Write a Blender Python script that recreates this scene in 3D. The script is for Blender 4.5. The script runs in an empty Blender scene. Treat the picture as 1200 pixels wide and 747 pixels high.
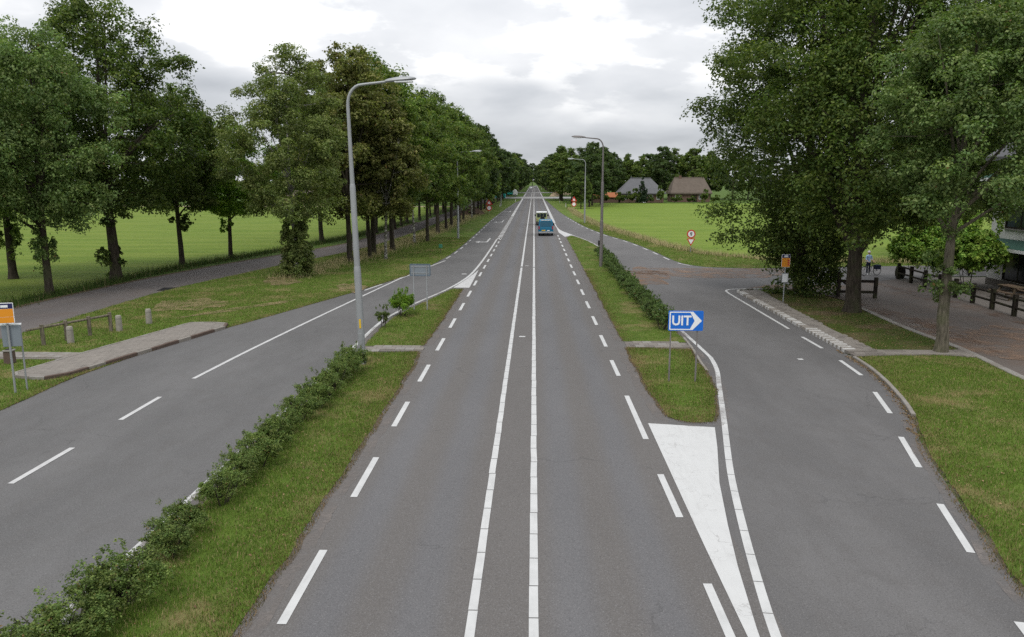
import bpy, bmesh, math, random
import numpy as np
from mathutils import Vector, Matrix

# ------------------------------------------------------------------ camera, world, sun, exposure
SC = bpy.context.scene
COL = SC.collection
F, CX, CY, YH, VX, H = 900.0, 600.0, 373.5, 211.0, 625.8, 7.0      # photo pixels; the footbridge parapet is 7 m up
TH = math.atan((CY - YH) / F)
YAW = math.atan((VX - CX) / F * math.cos(TH))
cam_d = bpy.data.cameras.new('camera')
cam_d.sensor_width = 36.0
cam_d.lens = 36.0 * F / 1200.0
cam_d.clip_start = 0.1
cam_d.clip_end = 6000.0
cam = bpy.data.objects.new('camera', cam_d)
COL.objects.link(cam)
cam.location = (0, 0, H)
cam.rotation_euler = (math.pi / 2 - TH, 0, YAW)
SC.camera = cam

SUN_EL = math.radians(56)
SUN_AZ = math.atan2(-0.28, -1.0)           # from behind the camera, a little to the left
sdir = Vector((math.sin(SUN_AZ) * math.cos(SUN_EL), math.cos(SUN_AZ) * math.cos(SUN_EL), math.sin(SUN_EL)))

world = bpy.data.worlds.new('World')
SC.world = world
world.use_nodes = True
wn, wl = world.node_tree.nodes, world.node_tree.links
wn.clear()


def W(kind, **kw):
    n = wn.new(kind)
    for k, v in kw.items():
        setattr(n, k, v)
    return n


def wmath(op, a, b=None, clamp=False):
    n = W('ShaderNodeMath', operation=op, use_clamp=clamp)
    for i, s in enumerate((a, b)):
        if s is None:
            continue
        if isinstance(s, (int, float)):
            n.inputs[i].default_value = s
        else:
            wl.new(s, n.inputs[i])
    return n.outputs[0]


sky = W('ShaderNodeTexSky', sky_type='NISHITA')
sky.sun_disc = False
sky.sun_elevation = SUN_EL
sky.sun_rotation = SUN_AZ
wtc = W('ShaderNodeTexCoord')
wsep = W('ShaderNodeSeparateXYZ')
wl.new(wtc.outputs['Generated'], wsep.inputs[0])
zz = wmath('MAXIMUM', wsep.outputs[2], 0.0)
den = wmath('ADD', zz, 0.24)
wx = wmath('DIVIDE', wsep.outputs[0], den)
wy = wmath('DIVIDE', wsep.outputs[1], den)
wcomb = W('ShaderNodeCombineXYZ')
wl.new(wx, wcomb.inputs[0]); wl.new(wy, wcomb.inputs[1])
wcomb.inputs[2].default_value = 3.3


def wnoise(scale, detail, rough, dist, off):
    mp = W('ShaderNodeMapping')
    mp.inputs['Location'].default_value = off
    wl.new(wcomb.outputs[0], mp.inputs[0])
    n = W('ShaderNodeTexNoise', noise_dimensions='3D')
    n.inputs['Scale'].default_value = scale
    n.inputs['Detail'].default_value = detail
    n.inputs['Roughness'].default_value = rough
    n.inputs['Distortion'].default_value = dist
    wl.new(mp.outputs[0], n.inputs[0])
    return n.outputs[0]


n_big = wnoise(0.9, 3.0, 0.45, 0.2, (1.7, 0.4, 0))
n_mid = wnoise(2.1, 6.0, 0.52, 0.1, (7.3, 2.9, 0.5))
n_puff = wnoise(3.4, 9.0, 0.56, 0.0, (4.1, 2.2, 1.0))


def wstep(v, lo, hi):
    n = W('ShaderNodeMapRange', interpolation_type='SMOOTHSTEP')
    wl.new(v, n.inputs[0]); n.inputs[1].default_value = lo; n.inputs[2].default_value = hi
    return n.outputs[0]


# grey stratus, with cumulus tops breaking through
cr = W('ShaderNodeValToRGB')
wl.new(wmath('ADD', wmath('MULTIPLY', n_big, 0.62), wmath('MULTIPLY', n_mid, 0.38)), cr.inputs[0])
els = cr.color_ramp.elements
els[0].position = 0.35; els[0].color = (0.50, 0.522, 0.56, 1)
els[1].position = 0.64; els[1].color = (0.93, 0.937, 0.955, 1)
for p, c in ((0.44, (0.62, 0.642, 0.68, 1)), (0.52, (0.755, 0.772, 0.805, 1))):
    e = els.new(p); e.color = c
puff = wmath('MULTIPLY', wstep(wmath('ADD', wmath('MULTIPLY', n_puff, 0.55), wmath('MULTIPLY', n_mid, 0.45)), 0.485, 0.56), wstep(n_big, 0.45, 0.62))
crm = W('ShaderNodeMix', data_type='RGBA')
wl.new(puff, crm.inputs[0]); wl.new(cr.outputs[0], crm.inputs[6]); crm.inputs[7].default_value = (1.08, 1.08, 1.08, 1)
# an overcast sky is brighter overhead than at the horizon
zen = wmath('ADD', wmath('MULTIPLY', wmath('POWER', zz, 1.3), 1.5), 0.97)
wmul = W('ShaderNodeVectorMath', operation='SCALE')
wl.new(crm.outputs[2], wmul.inputs[0]); wl.new(zen, wmul.inputs['Scale'])
bg_c = W('ShaderNodeBackground'); wl.new(wmul.outputs[0], bg_c.inputs[0]); bg_c.inputs[1].default_value = 1.0
bg_s = W('ShaderNodeBackground'); wl.new(sky.outputs[0], bg_s.inputs[0]); bg_s.inputs[1].default_value = 0.1
wmix = W('ShaderNodeMixShader'); wmix.inputs[0].default_value = 0.94
wl.new(bg_s.outputs[0], wmix.inputs[1]); wl.new(bg_c.outputs[0], wmix.inputs[2])
wout = W('ShaderNodeOutputWorld'); wl.new(wmix.outputs[0], wout.inputs[0])

sun_d = bpy.data.lights.new('sun', 'SUN')
sun_d.energy = 1.3
sun_d.angle = math.radians(14)
sun_d.color = (1.0, 0.96, 0.9)
sun = bpy.data.objects.new('sun', sun_d)
COL.objects.link(sun)
sun.rotation_euler = sdir.to_track_quat('Z', 'Y').to_euler()
sun.location = (0, 0, 60)

SC.view_settings.view_transform = 'Standard'
SC.view_settings.look = 'None'
SC.view_settings.exposure = 0.0
SC.view_settings.gamma = 1.0
SC.cycles.max_bounces = 6
SC.cycles.diffuse_bounces = 4
SC.cycles.use_denoising = False
SC.cycles.transparent_max_bounces = 6

# ------------------------------------------------------------------ helpers
R_ = np.random.default_rng(7)
random.seed(7)


def P(x, y, z=0.0):
    """ground (or height z) point seen at a photo pixel"""
    a = (x - CX) / F; v = (y - CY) / F
    fy = math.cos(TH) - v * math.sin(TH); dz = -math.sin(TH) - v * math.cos(TH)
    X = a * math.cos(YAW) - fy * math.sin(YAW); Y = a * math.sin(YAW) + fy * math.cos(YAW)
    t = (z - H) / dz
    return (X * t, Y * t)


def tag(o, label=None, cat=None, group=None, kind=None):
    if label: o['label'] = label
    if cat: o['category'] = cat
    if group: o['group'] = group
    if kind: o['kind'] = kind
    return o


def link(name, data, parent=None, loc=None, rz=None, scale=None):
    o = bpy.data.objects.new(name, data)
    COL.objects.link(o)
    if parent is not None: o.parent = parent
    if loc is not None: o.location = loc
    if rz is not None: o.rotation_euler = (0, 0, rz)
    if scale is not None: o.scale = scale if hasattr(scale, '__len__') else (scale,) * 3
    return o


def thing(name, label, cat, loc=(0, 0, 0), rz=0.0, group=None):
    return tag(link(name, None, None, loc, rz), label, cat, group)


ORD = ['nearest', 'second', 'third', 'fourth', 'fifth', 'sixth', 'seventh', 'eighth', 'ninth', 'tenth', 'eleventh', 'twelfth',
       'thirteenth', 'fourteenth', 'fifteenth', 'sixteenth', 'seventeenth', 'eighteenth', 'nineteenth', 'twentieth',
       'twenty-first', 'twenty-second', 'twenty-third', 'twenty-fourth', 'twenty-fifth', 'twenty-sixth', 'twenty-seventh',
       'twenty-eighth', 'twenty-ninth', 'thirtieth', 'thirty-first', 'thirty-second']


class MB:
    """collects shapes into one mesh"""
    def __init__(s):
        s.v = []; s.f = []; s.m = []

    def add(s, verts, faces, mi=0):
        b = len(s.v)
        s.v += [tuple(q) for q in verts]
        s.f += [tuple(b + i for i in f) for f in faces]
        s.m += [mi] * len(faces)
        return s

    def box(s, x0, x1, y0, y1, z0, z1, mi=0, top=1.0, M=None):
        cx, cy = (x0 + x1) / 2, (y0 + y1) / 2
        t = lambda x, y: (cx + (x - cx) * top, cy + (y - cy) * top)
        vs = [(x0, y0, z0), (x1, y0, z0), (x1, y1, z0), (x0, y1, z0)]
        vs += [(*t(x, y), z1) for x, y in ((x0, y0), (x1, y0), (x1, y1), (x0, y1))]
        if M is not None: vs = [tuple(M @ Vector(q)) for q in vs]
        return s.add(vs, [(0, 3, 2, 1), (4, 5, 6, 7), (0, 1, 5, 4), (1, 2, 6, 5), (2, 3, 7, 6), (3, 0, 4, 7)], mi)

    def tube(s, pts, rad, n=8, mi=0, cap=True):
        pts = [Vector(p) for p in pts]
        if not hasattr(rad, '__len__'): rad = [rad] * len(pts)
        rings = []
        prev = None
        for i, p in enumerate(pts):
            d = (pts[min(i + 1, len(pts) - 1)] - pts[max(i - 1, 0)]).normalized()
            if prev is None:
                u = d.orthogonal().normalized()
            else:
                u = (prev - d * prev.dot(d))
                u = u.normalized() if u.length > 1e-6 else d.orthogonal().normalized()
            prev = u
            w = d.cross(u)
            rings.append([p + (u * math.cos(2 * math.pi * k / n) + w * math.sin(2 * math.pi * k / n)) * rad[i] for k in range(n)])
        vs = [q for r in rings for q in r]
        fs = [(i * n + k, i * n + (k + 1) % n, (i + 1) * n + (k + 1) % n, (i + 1) * n + k) for i in range(len(pts) - 1) for k in range(n)]
        if cap:
            fs.append(tuple(range(n - 1, -1, -1)))
            fs.append(tuple((len(pts) - 1) * n + k for k in range(n)))
        return s.add(vs, fs, mi)

    def lathe(s, prof, n=16, mi=0, M=None):
        """prof: (r, z) pairs about the z axis"""
        vs = []
        for r, z in prof:
            for k in range(n):
                q = Vector((r * math.cos(2 * math.pi * k / n), r * math.sin(2 * math.pi * k / n), z))
                vs.append(tuple(M @ q) if M is not None else tuple(q))
        fs = [(i * n + k, i * n + (k + 1) % n, (i + 1) * n + (k + 1) % n, (i + 1) * n + k) for i in range(len(prof) - 1) for k in range(n)]
        fs.append(tuple(range(n - 1, -1, -1)))
        fs.append(tuple((len(prof) - 1) * n + k for k in range(n)))
        return s.add(vs, fs, mi)

    def prism(s, outline, d0, d1, axis='y', mi=0, M=None):
        """outline in the plane across the axis (xz for y, yz for x, xy for z)"""
        n = len(outline)
        mk = {'y': lambda a, b, d: (a, d, b), 'x': lambda a, b, d: (d, a, b), 'z': lambda a, b, d: (a, b, d)}[axis]
        vs = [mk(a, b, d0) for a, b in outline] + [mk(a, b, d1) for a, b in outline]
        if M is not None: vs = [tuple(M @ Vector(q)) for q in vs]
        fs = [tuple(range(n)), tuple(range(2 * n - 1, n - 1, -1))] + [(k, n + k, n + (k + 1) % n, (k + 1) % n) for k in range(n)]
        return s.add(vs, fs, mi)

    def mesh(s, name, mats, smooth=False, bevel=0.0, seg=2, fix=True):
        me = bpy.data.meshes.new(name)
        me.from_pydata(s.v, [], s.f)
        for m in (mats if isinstance(mats, (list, tuple)) else [mats]): me.materials.append(m)
        me.polygons.foreach_set('material_index', s.m)
        if fix or bevel:
            bm = bmesh.new(); bm.from_mesh(me)
            bmesh.ops.recalc_face_normals(bm, faces=bm.faces)
            if bevel:
                es = [e for e in bm.edges if len(e.link_faces) == 2 and e.calc_face_angle(0) > 0.5]
                bmesh.ops.bevel(bm, geom=es, offset=bevel, segments=seg, profile=0.6, affect='EDGES')
            bm.to_mesh(me); bm.free()
        if smooth:
            me.polygons.foreach_set('use_smooth', [True] * len(me.polygons))
            me.set_sharp_from_angle(angle=math.radians(42))
        me.update()
        return me

    def build(s, name, mats, parent=None, smooth=False, bevel=0.0, seg=2, loc=None, rz=None):
        return link(name, s.mesh(name, mats, smooth, bevel, seg), parent, loc, rz)


def curve(pts, step=0.6):
    """Catmull-Rom through the points, resampled"""
    pts = [np.array(p, float) for p in pts]
    out = []
    for i in range(len(pts) - 1):
        p0 = pts[max(i - 1, 0)]; p1 = pts[i]; p2 = pts[i + 1]; p3 = pts[min(i + 2, len(pts) - 1)]
        L = np.linalg.norm(p2 - p1)
        n = max(1, min(60, int(L / step)))
        m1 = (p2 - p0) * 0.5; m2 = (p3 - p1) * 0.5
        l0 = np.linalg.norm(p1 - p0) or L; l2 = np.linalg.norm(p3 - p2) or L
        m1 = m1 * min(1, 2 * L / (l0 + L)); m2 = m2 * min(1, 2 * L / (l2 + L))
        for k in range(n):
            t = k / n
            out.append((2 * t**3 - 3 * t**2 + 1) * p1 + (t**3 - 2 * t**2 + t) * m1 + (-2 * t**3 + 3 * t**2) * p2 + (t**3 - t**2) * m2)
    out.append(pts[-1])
    return [tuple(q) for q in out]


def densify(poly, step):
    out = []
    n = len(poly)
    for i in range(n):
        a = np.array(poly[i], float); b = np.array(poly[(i + 1) % n], float)
        k = max(1, min(400, int(np.linalg.norm(b - a) / step)))
        for j in range(k): out.append(tuple(a + (b - a) * j / k))
    return out


def wob(poly, amp, seed=0):
    rng = np.random.default_rng(seed)
    out = []
    s1, s2 = rng.uniform(0, 9, 2)
    for x, y in poly:
        d = math.sin(x * 2.1 + y * 1.7 + s1) * 0.5 + math.sin(x * 5.3 - y * 4.1 + s2) * 0.3 + rng.normal() * 0.35
        e = math.sin(x * 1.9 - y * 2.3 + s2) * 0.5 + math.sin(x * 4.7 + y * 5.9 + s1) * 0.3 + rng.normal() * 0.35
        out.append((x + amp * d, y + amp * e))
    return out


def sheet(name, poly, z, mat, parent=None, kind=None, skirt=0.0):
    bm = bmesh.new()
    vs = [bm.verts.new((x, y, z)) for x, y in poly]
    f = bm.faces.new(vs)
    f.normal_update()
    if f.normal.z < 0: f.normal_flip()
    if skirt:
        lo = [bm.verts.new((x, y, z - skirt)) for x, y in poly]
        n = len(vs)
        for i in range(n): bm.faces.new((vs[i], vs[(i + 1) % n], lo[(i + 1) % n], lo[i]))
    bmesh.ops.triangulate(bm, faces=[f])
    me = bpy.data.meshes.new(name)
    bm.to_mesh(me); bm.free()
    me.materials.append(mat)
    o = link(name, me, parent)
    if kind: o['kind'] = kind
    return o


def ribbon(name, line, width, z, mat, parent=None):
    """strip of even (or per-point) width along a polyline"""
    pts = [np.array(p, float) for p in line]
    vs, fs = [], []
    for i, p in enumerate(pts):
        d = pts[min(i + 1, len(pts) - 1)] - pts[max(i - 1, 0)]
        d = d / (np.linalg.norm(d) + 1e-9)
        nrm = np.array((-d[1], d[0]))
        w = width[i] if hasattr(width, '__len__') else width
        a = p + nrm * w / 2; b = p - nrm * w / 2
        vs += [(a[0], a[1], z), (b[0], b[1], z)]
        if i: fs.append((2 * i - 2, 2 * i - 1, 2 * i + 1, 2 * i))
    mb = MB(); mb.add(vs, fs)
    me = mb.mesh(name, mat, fix=False)
    if me.polygons and me.polygons[0].normal.z < 0: me.flip_normals()
    return link(name, me, parent)


def cut(line, s0, s1):
    """piece of a polyline between two arc lengths"""
    pts = np.array(line, float)
    seg = np.linalg.norm(np.diff(pts, axis=0), axis=1)
    acc = np.concatenate(([0], np.cumsum(seg)))
    at = lambda s: tuple(np.array([np.interp(s, acc, pts[:, k]) for k in (0, 1)]))
    return [at(s0)] + [tuple(p) for p, a in zip(pts, acc) if s0 + 0.01 < a < s1 - 0.01] + [at(s1)]


def length(line):
    return float(np.linalg.norm(np.diff(np.array(line, float), axis=0), axis=1).sum())


def inside(poly, pts):
    x, y = pts[:, 0], pts[:, 1]
    r = np.zeros(len(pts), bool)
    n = len(poly)
    j = n - 1
    for i in range(n):
        xi, yi = poly[i]; xj, yj = poly[j]
        c = ((yi > y) != (yj > y)) & (x < (xj - xi) * (y - yi) / (yj - yi + 1e-12) + xi)
        r ^= c
        j = i
    return r


# ------------------------------------------------------------------ materials
def new_mat(name):
    m = bpy.data.materials.new(name)
    m.use_nodes = True
    nt = m.node_tree
    nt.nodes.clear()
    return m, nt.nodes, nt.links


class NT:
    """small helper for node materials"""
    def __init__(s, name):
        s.m, s.n, s.l = new_mat(name)
        s.out = s.n.new('ShaderNodeOutputMaterial')
        s.tc = s.n.new('ShaderNodeTexCoord')
        s.geo = s.n.new('ShaderNodeNewGeometry')

    def noise(s, scale, detail=4, rough=0.5, vec=None, stretch=None, dist=0.0, off=(0, 0, 0)):
        n = s.n.new('ShaderNodeTexNoise')
        n.inputs['Scale'].default_value = scale
        n.inputs['Detail'].default_value = detail
        n.inputs['Roughness'].default_value = rough
        n.inputs['Distortion'].default_value = dist
        mp = s.n.new('ShaderNodeMapping')
        mp.inputs['Scale'].default_value = stretch or (1, 1, 1)
        mp.inputs['Location'].default_value = off
        s.l.new(vec or s.geo.outputs['Position'], mp.inputs[0])
        s.l.new(mp.outputs[0], n.inputs[0])
        return n.outputs[0]

    def math(s, op, a, b=None, c=None, clamp=False):
        n = s.n.new('ShaderNodeMath'); n.operation = op; n.use_clamp = clamp
        for i, q in enumerate((a, b, c)):
            if q is None: continue
            if isinstance(q, (int, float)): n.inputs[i].default_value = q
            else: s.l.new(q, n.inputs[i])
        return n.outputs[0]

    def ramp(s, fac, stops):
        n = s.n.new('ShaderNodeValToRGB')
        s.l.new(fac, n.inputs[0])
        e = n.color_ramp.elements
        e[0].position, e[0].color = stops[0][0], (*stops[0][1], 1)
        e[1].position, e[1].color = stops[-1][0], (*stops[-1][1], 1)
        for p, c in stops[1:-1]:
            q = e.new(p); q.color = (*c, 1)
        return n.outputs[0]

    def step(s, fac, lo, hi):
        n = s.n.new('ShaderNodeMapRange')
        n.interpolation_type = 'SMOOTHSTEP'
        s.l.new(fac, n.inputs[0])
        n.inputs[1].default_value = lo; n.inputs[2].default_value = hi
        return n.outputs[0]

    def mix(s, fac, a, b, mode='MIX'):
        n = s.n.new('ShaderNodeMix'); n.data_type = 'RGBA'; n.blend_type = mode
        if isinstance(fac, (int, float)): n.inputs[0].default_value = fac
        else: s.l.new(fac, n.inputs[0])
        for i, q in ((6, a), (7, b)):
            if isinstance(q, tuple): n.inputs[i].default_value = (*q, 1)
            else: s.l.new(q, n.inputs[i])
        return n.outputs[2]

    def bump(s, h, strength=0.3, dist=0.02):
        n = s.n.new('ShaderNodeBump')
        n.inputs['Strength'].default_value = strength
        n.inputs['Distance'].default_value = dist
        s.l.new(h, n.inputs['Height'])
        return n.outputs[0]

    def bsdf(s, color, rough=0.8, spec=0.3, metal=0.0, normal=None):
        b = s.n.new('ShaderNodeBsdfPrincipled')
        if isinstance(color, tuple): b.inputs['Base Color'].default_value = (*color, 1)
        else: s.l.new(color, b.inputs['Base Color'])
        if isinstance(rough, (int, float)): b.inputs['Roughness'].default_value = rough
        else: s.l.new(rough, b.inputs['Roughness'])
        b.inputs['Specular IOR Level'].default_value = spec
        b.inputs['Metallic'].default_value = metal
        if normal is not None: s.l.new(normal, b.inputs['Normal'])
        return b

    def done(s, shader):
        s.l.new(shader.outputs[0] if hasattr(shader, 'outputs') else shader, s.out.inputs[0])
        return s.m


def plain(name, c, rough=0.6, spec=0.3, metal=0.0, var=0.18, scale=6.0, bump=0.0):
    t = NT(name)
    n = t.noise(scale, 5, 0.6)
    col = t.mix(n, tuple(q * (1 - var) for q in c), tuple(min(1, q * (1 + var)) for q in c))
    nb = t.bump(t.noise(scale * 8, 4, 0.6), bump, 0.01) if bump else None
    return t.done(t.bsdf(col, rough, spec, metal, nb))


def asphalt_mat(name, base, tracks=None, brown=0.0):
    t = NT(name)
    fine = t.noise(30, 3, 0.75)
    grit = t.noise(48, 2, 0.8, off=(5, 3, 0))
    big = t.noise(0.35, 5, 0.6, stretch=(1, 0.35, 1))
    mid = t.noise(2.4, 5, 0.65, stretch=(1, 0.5, 1))
    c = t.mix(t.step(big, 0.3, 0.7), tuple(q * 0.84 for q in base), tuple(q * 1.13 for q in base))
    c = t.mix(t.math('MULTIPLY', t.step(mid, 0.4, 0.75), 0.35), c, (base[0] * 0.80, base[1] * 0.76, base[2] * 0.72))
    if tracks:
        sep = t.n.new('ShaderNodeSeparateXYZ')
        t.l.new(t.geo.outputs['Position'], sep.inputs[0])
        wav = t.math('ADD', sep.outputs[0], t.math('MULTIPLY', t.noise(0.2, 2, 0.5, stretch=(0.01, 1, 1)), 0.25))
        fac = None
        for x in tracks:       # polished wheel tracks
            d = t.math('ABSOLUTE', t.math('SUBTRACT', wav, x))
            g = t.math('SUBTRACT', 1.0, t.step(d, 0.10, 0.62))
            fac = g if fac is None else t.math('MAXIMUM', fac, g)
        c = t.mix(t.math('MULTIPLY', fac, t.math('ADD', 0.55, t.math('MULTIPLY', mid, 0.5))), t.mix(0.7, c, (base[0] * 0.96, base[1] * 0.89, base[2] * 0.82)), t.mix(0.5, c, (base[0] * 1.02, base[1] * 1.05, base[2] * 1.14)))
    st = t.step(t.noise(0.9, 3, 0.5, stretch=(1, 0.6, 1), off=(9, 4, 0)), 0.66, 0.76)      # old oil stains and patches
    c = t.mix(t.math('MULTIPLY', st, 0.22), c, tuple(q * 0.6 for q in base))
    if brown:
        b = t.step(t.noise(0.5, 6, 0.65), 0.45, 0.7)
        c = t.mix(t.math('MULTIPLY', b, brown), c, (0.13, 0.085, 0.06))
    vo = t.n.new('ShaderNodeTexVoronoi'); vo.feature = 'DISTANCE_TO_EDGE'; vo.inputs['Scale'].default_value = 0.33
    wv = t.n.new('ShaderNodeVectorMath'); wv.operation = 'ADD'
    nz = t.n.new('ShaderNodeTexNoise'); nz.inputs['Scale'].default_value = 1.3; nz.inputs['Detail'].default_value = 6
    t.l.new(t.geo.outputs['Position'], nz.inputs[0]); t.l.new(t.geo.outputs['Position'], wv.inputs[0]); t.l.new(nz.outputs['Color'], wv.inputs[1]); t.l.new(wv.outputs[0], vo.inputs['Vector'])
    ck = t.math('MULTIPLY', t.math('SUBTRACT', 1.0, t.step(vo.outputs['Distance'], 0.0, 0.009)), t.step(t.noise(0.22, 3, 0.6, off=(2, 8, 0)), 0.50, 0.62))
    c = t.mix(t.math('MULTIPLY', ck, 0.45), c, tuple(q * 0.45 for q in base))
    sp = t.step(grit, 0.54, 0.68)
    c = t.mix(t.math('MULTIPLY', sp, 0.75), c, tuple(min(1, q * 1.7) for q in base))
    dk = t.step(fine, 0.50, 0.70)
    c = t.mix(t.math('MULTIPLY', dk, 0.65), c, tuple(q * 0.5 for q in base))
    nb = t.bump(fine, 0.35, 0.006)
    return t.done(t.bsdf(c, 0.85, 0.25, 0, nb))


def paint_mat(name, wear=0.25, crack=False, base=(0.50, 0.50, 0.488)):
    t = NT(name)
    n = t.noise(1.6, 6, 0.7)
    f = t.noise(60, 3, 0.6)
    c = t.mix(t.step(n, 0.35, 0.75), base, tuple(q * (0.95 if crack else 0.84) for q in base))
    c = t.mix(t.math('MULTIPLY', t.step(f, 0.58 - wear * 0.25, 0.8 - wear * 0.2), 0.15 + wear), c, (0.22, 0.21, 0.20))
    sm = t.step(t.noise(7, 5, 0.7, stretch=(1, 0.12, 1)), 0.5, 0.75)
    c = t.mix(t.math('MULTIPLY', sm, 0.22 + wear * 0.3), c, (0.30, 0.29, 0.28))
    if crack:
        for sc_, th_ in ((0.55, 0.012), (1.9, 0.02)):
            vo = t.n.new('ShaderNodeTexVoronoi'); vo.feature = 'DISTANCE_TO_EDGE'; vo.inputs['Scale'].default_value = sc_
            wv = t.n.new('ShaderNodeVectorMath'); wv.operation = 'ADD'
            nz = t.n.new('ShaderNodeTexNoise'); nz.inputs['Scale'].default_value = 2.5; nz.inputs['Detail'].default_value = 4
            t.l.new(t.geo.outputs['Position'], nz.inputs[0]); t.l.new(t.geo.outputs['Position'], wv.inputs[0]); t.l.new(nz.outputs['Color'], wv.inputs[1]); t.l.new(wv.outputs[0], vo.inputs['Vector'])
            k_ = t.math('MULTIPLY', t.math('SUBTRACT', 1.0, t.step(vo.outputs['Distance'], 0.0, th_)), t.step(t.noise(0.8, 3, 0.6, off=(sc_, 2, 0)), 0.42, 0.62))
            c = t.mix(t.math('MULTIPLY', k_, 0.55), c, (0.25, 0.24, 0.23))
    w = t.step(t.math('ADD', t.noise(9, 6, 0.75), t.math('MULTIPLY', n, 0.3)), 0.86 - wear * 0.3, 0.95 - wear * 0.3)
    c = t.mix(t.math('MULTIPLY', w, 0.8), c, (0.14, 0.135, 0.13))
    return t.done(t.bsdf(c, 0.7, 0.3, 0, t.bump(f, 0.2, 0.004)))


def grass_ground(name, g1, g2, dry, dryness=0.5, stripe=None, sc=1.0):
    t = NT(name)
    a = t.noise(0.8 * sc, 6, 0.65)
    b = t.noise(6 * sc, 5, 0.7)
    fine = t.noise(45, 4, 0.7)
    c = t.mix(t.step(a, 0.3, 0.7), g1, g2)
    c = t.mix(t.math('MULTIPLY', t.step(b, 0.4, 0.7), 0.5), c, tuple(q * 0.6 for q in g1))
    if stripe:
        s = t.noise(stripe[0], 4, 0.6, stretch=stripe[1], dist=0.3)
        c = t.mix(t.math('MULTIPLY', t.step(s, 0.40, 0.66), stripe[2]), c, stripe[3])
    d = t.noise(0.42 * sc, 6, 0.7, off=(31, 17, 0))
    c = t.mix(t.math('MULTIPLY', t.step(d, 0.62 - 0.3 * dryness, 0.80 - 0.25 * dryness), min(1, 0.35 + dryness)), c, dry)
    c = t.mix(t.math('MULTIPLY', t.step(fine, 0.45, 0.75), 0.45), c, tuple(q * 0.45 for q in g1))
    nb = t.bump(t.noise(28, 5, 0.7), 0.8, 0.05)
    return t.done(t.bsdf(c, 0.9, 0.1, 0, nb))


def blade_mat(name, g1, g2, dry, dry_share=0.25, patch=0.5, trans=0.25):
    t = NT(name)
    r = t.geo.outputs['Random Per Island']
    p = t.noise(0.42, 6, 0.7, off=(31, 17, 0))
    p2 = t.noise(0.9, 5, 0.65)
    c = t.ramp(r, [(0.0, tuple(q * 0.5 for q in g1)), (0.45, g1), (1.0, tuple(q * 1.15 for q in g2))])
    p3 = t.noise(5.5, 4, 0.7)
    c = t.mix(t.math('MULTIPLY', t.step(p3, 0.42, 0.68), 0.55), c, tuple(q * 0.62 for q in g1))
    c = t.mix(t.math('MULTIPLY', t.step(p2, 0.45, 0.7), 0.5), c, g2)
    w = t.math('FRACT', t.math('MULTIPLY', r, 37.0))
    thr = t.math('ADD', dry_share, t.math('MULTIPLY', t.step(p, 0.62 - 0.3 * patch, 0.82 - 0.25 * patch), 0.6))
    c = t.mix(t.math('LESS_THAN', w, thr), c, dry)
    b = t.bsdf(c, 0.75, 0.15)
    tr = t.n.new('ShaderNodeBsdfTranslucent'); t.l.new(c, tr.inputs[0])
    mx = t.n.new('ShaderNodeMixShader'); mx.inputs[0].default_value = trans
    t.l.new(b.outputs[0], mx.inputs[1]); t.l.new(tr.outputs[0], mx.inputs[2])
    return t.done(mx)


def leaf_mat(name, c1, c2, c3, trans=0.40, objvar=0.25, brown=0.0):
    """leaf colours vary leaf by leaf, twig by twig and tree by tree"""
    t = NT(name)
    r = t.geo.outputs['Random Per Island']
    c = t.ramp(r, [(0.0, c1), (0.55, c2), (1.0, c3)])
    at = t.n.new('ShaderNodeAttribute'); at.attribute_name = 'clump'
    v = t.math('ADD', t.math('MULTIPLY', at.outputs['Fac'], 0.75), 0.62)
    hv = t.n.new('ShaderNodeHueSaturation')
    t.l.new(c, hv.inputs['Color'])
    oi = t.n.new('ShaderNodeObjectInfo')
    t.l.new(t.math('MULTIPLY', v, t.math('ADD', t.math('MULTIPLY', oi.outputs['Random'], objvar), 1 - objvar / 2)), hv.inputs['Value'])
    t.l.new(t.math('ADD', 0.486, t.math('MULTIPLY', t.math('FRACT', t.math('MULTIPLY', at.outputs['Fac'], 7.3)), 0.03)), hv.inputs['Hue'])
    c = hv.outputs[0]
    if brown:
        w = t.math('FRACT', t.math('MULTIPLY', r, 53.0))
        c = t.mix(t.math('LESS_THAN', w, brown), c, (0.16, 0.10, 0.035))
    b = t.bsdf(c, 0.55, 0.22)
    tr = t.n.new('ShaderNodeBsdfTranslucent')
    t.l.new(t.mix(1.0, c, (1.0, 1.15, 0.55), 'MULTIPLY'), tr.inputs[0])
    mx = t.n.new('ShaderNodeMixShader'); mx.inputs[0].default_value = trans
    t.l.new(b.outputs[0], mx.inputs[1]); t.l.new(tr.outputs[0], mx.inputs[2])
    return t.done(mx)


def bark_mat(name, c, sc=1.0, blotch=None):
    t = NT(name)
    n = t.noise(9 * sc, 6, 0.7, stretch=(1, 1, 0.22))
    n2 = t.noise(1.3, 4, 0.6)
    col = t.mix(t.step(n, 0.3, 0.7), tuple(q * 0.5 for q in c), tuple(q * 1.35 for q in c))
    col = t.mix(t.math('MULTIPLY', t.step(n2, 0.45, 0.7), 0.4), col, (0.07, 0.085, 0.035))
    if blotch:
        col = t.mix(t.step(t.noise(3.5, 5, 0.7, stretch=(1, 1, 1.8)), 0.52, 0.6), col, blotch)
    return t.done(t.bsdf(col, 0.95, 0.1, 0, t.bump(n, 0.9, 0.04)))


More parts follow.
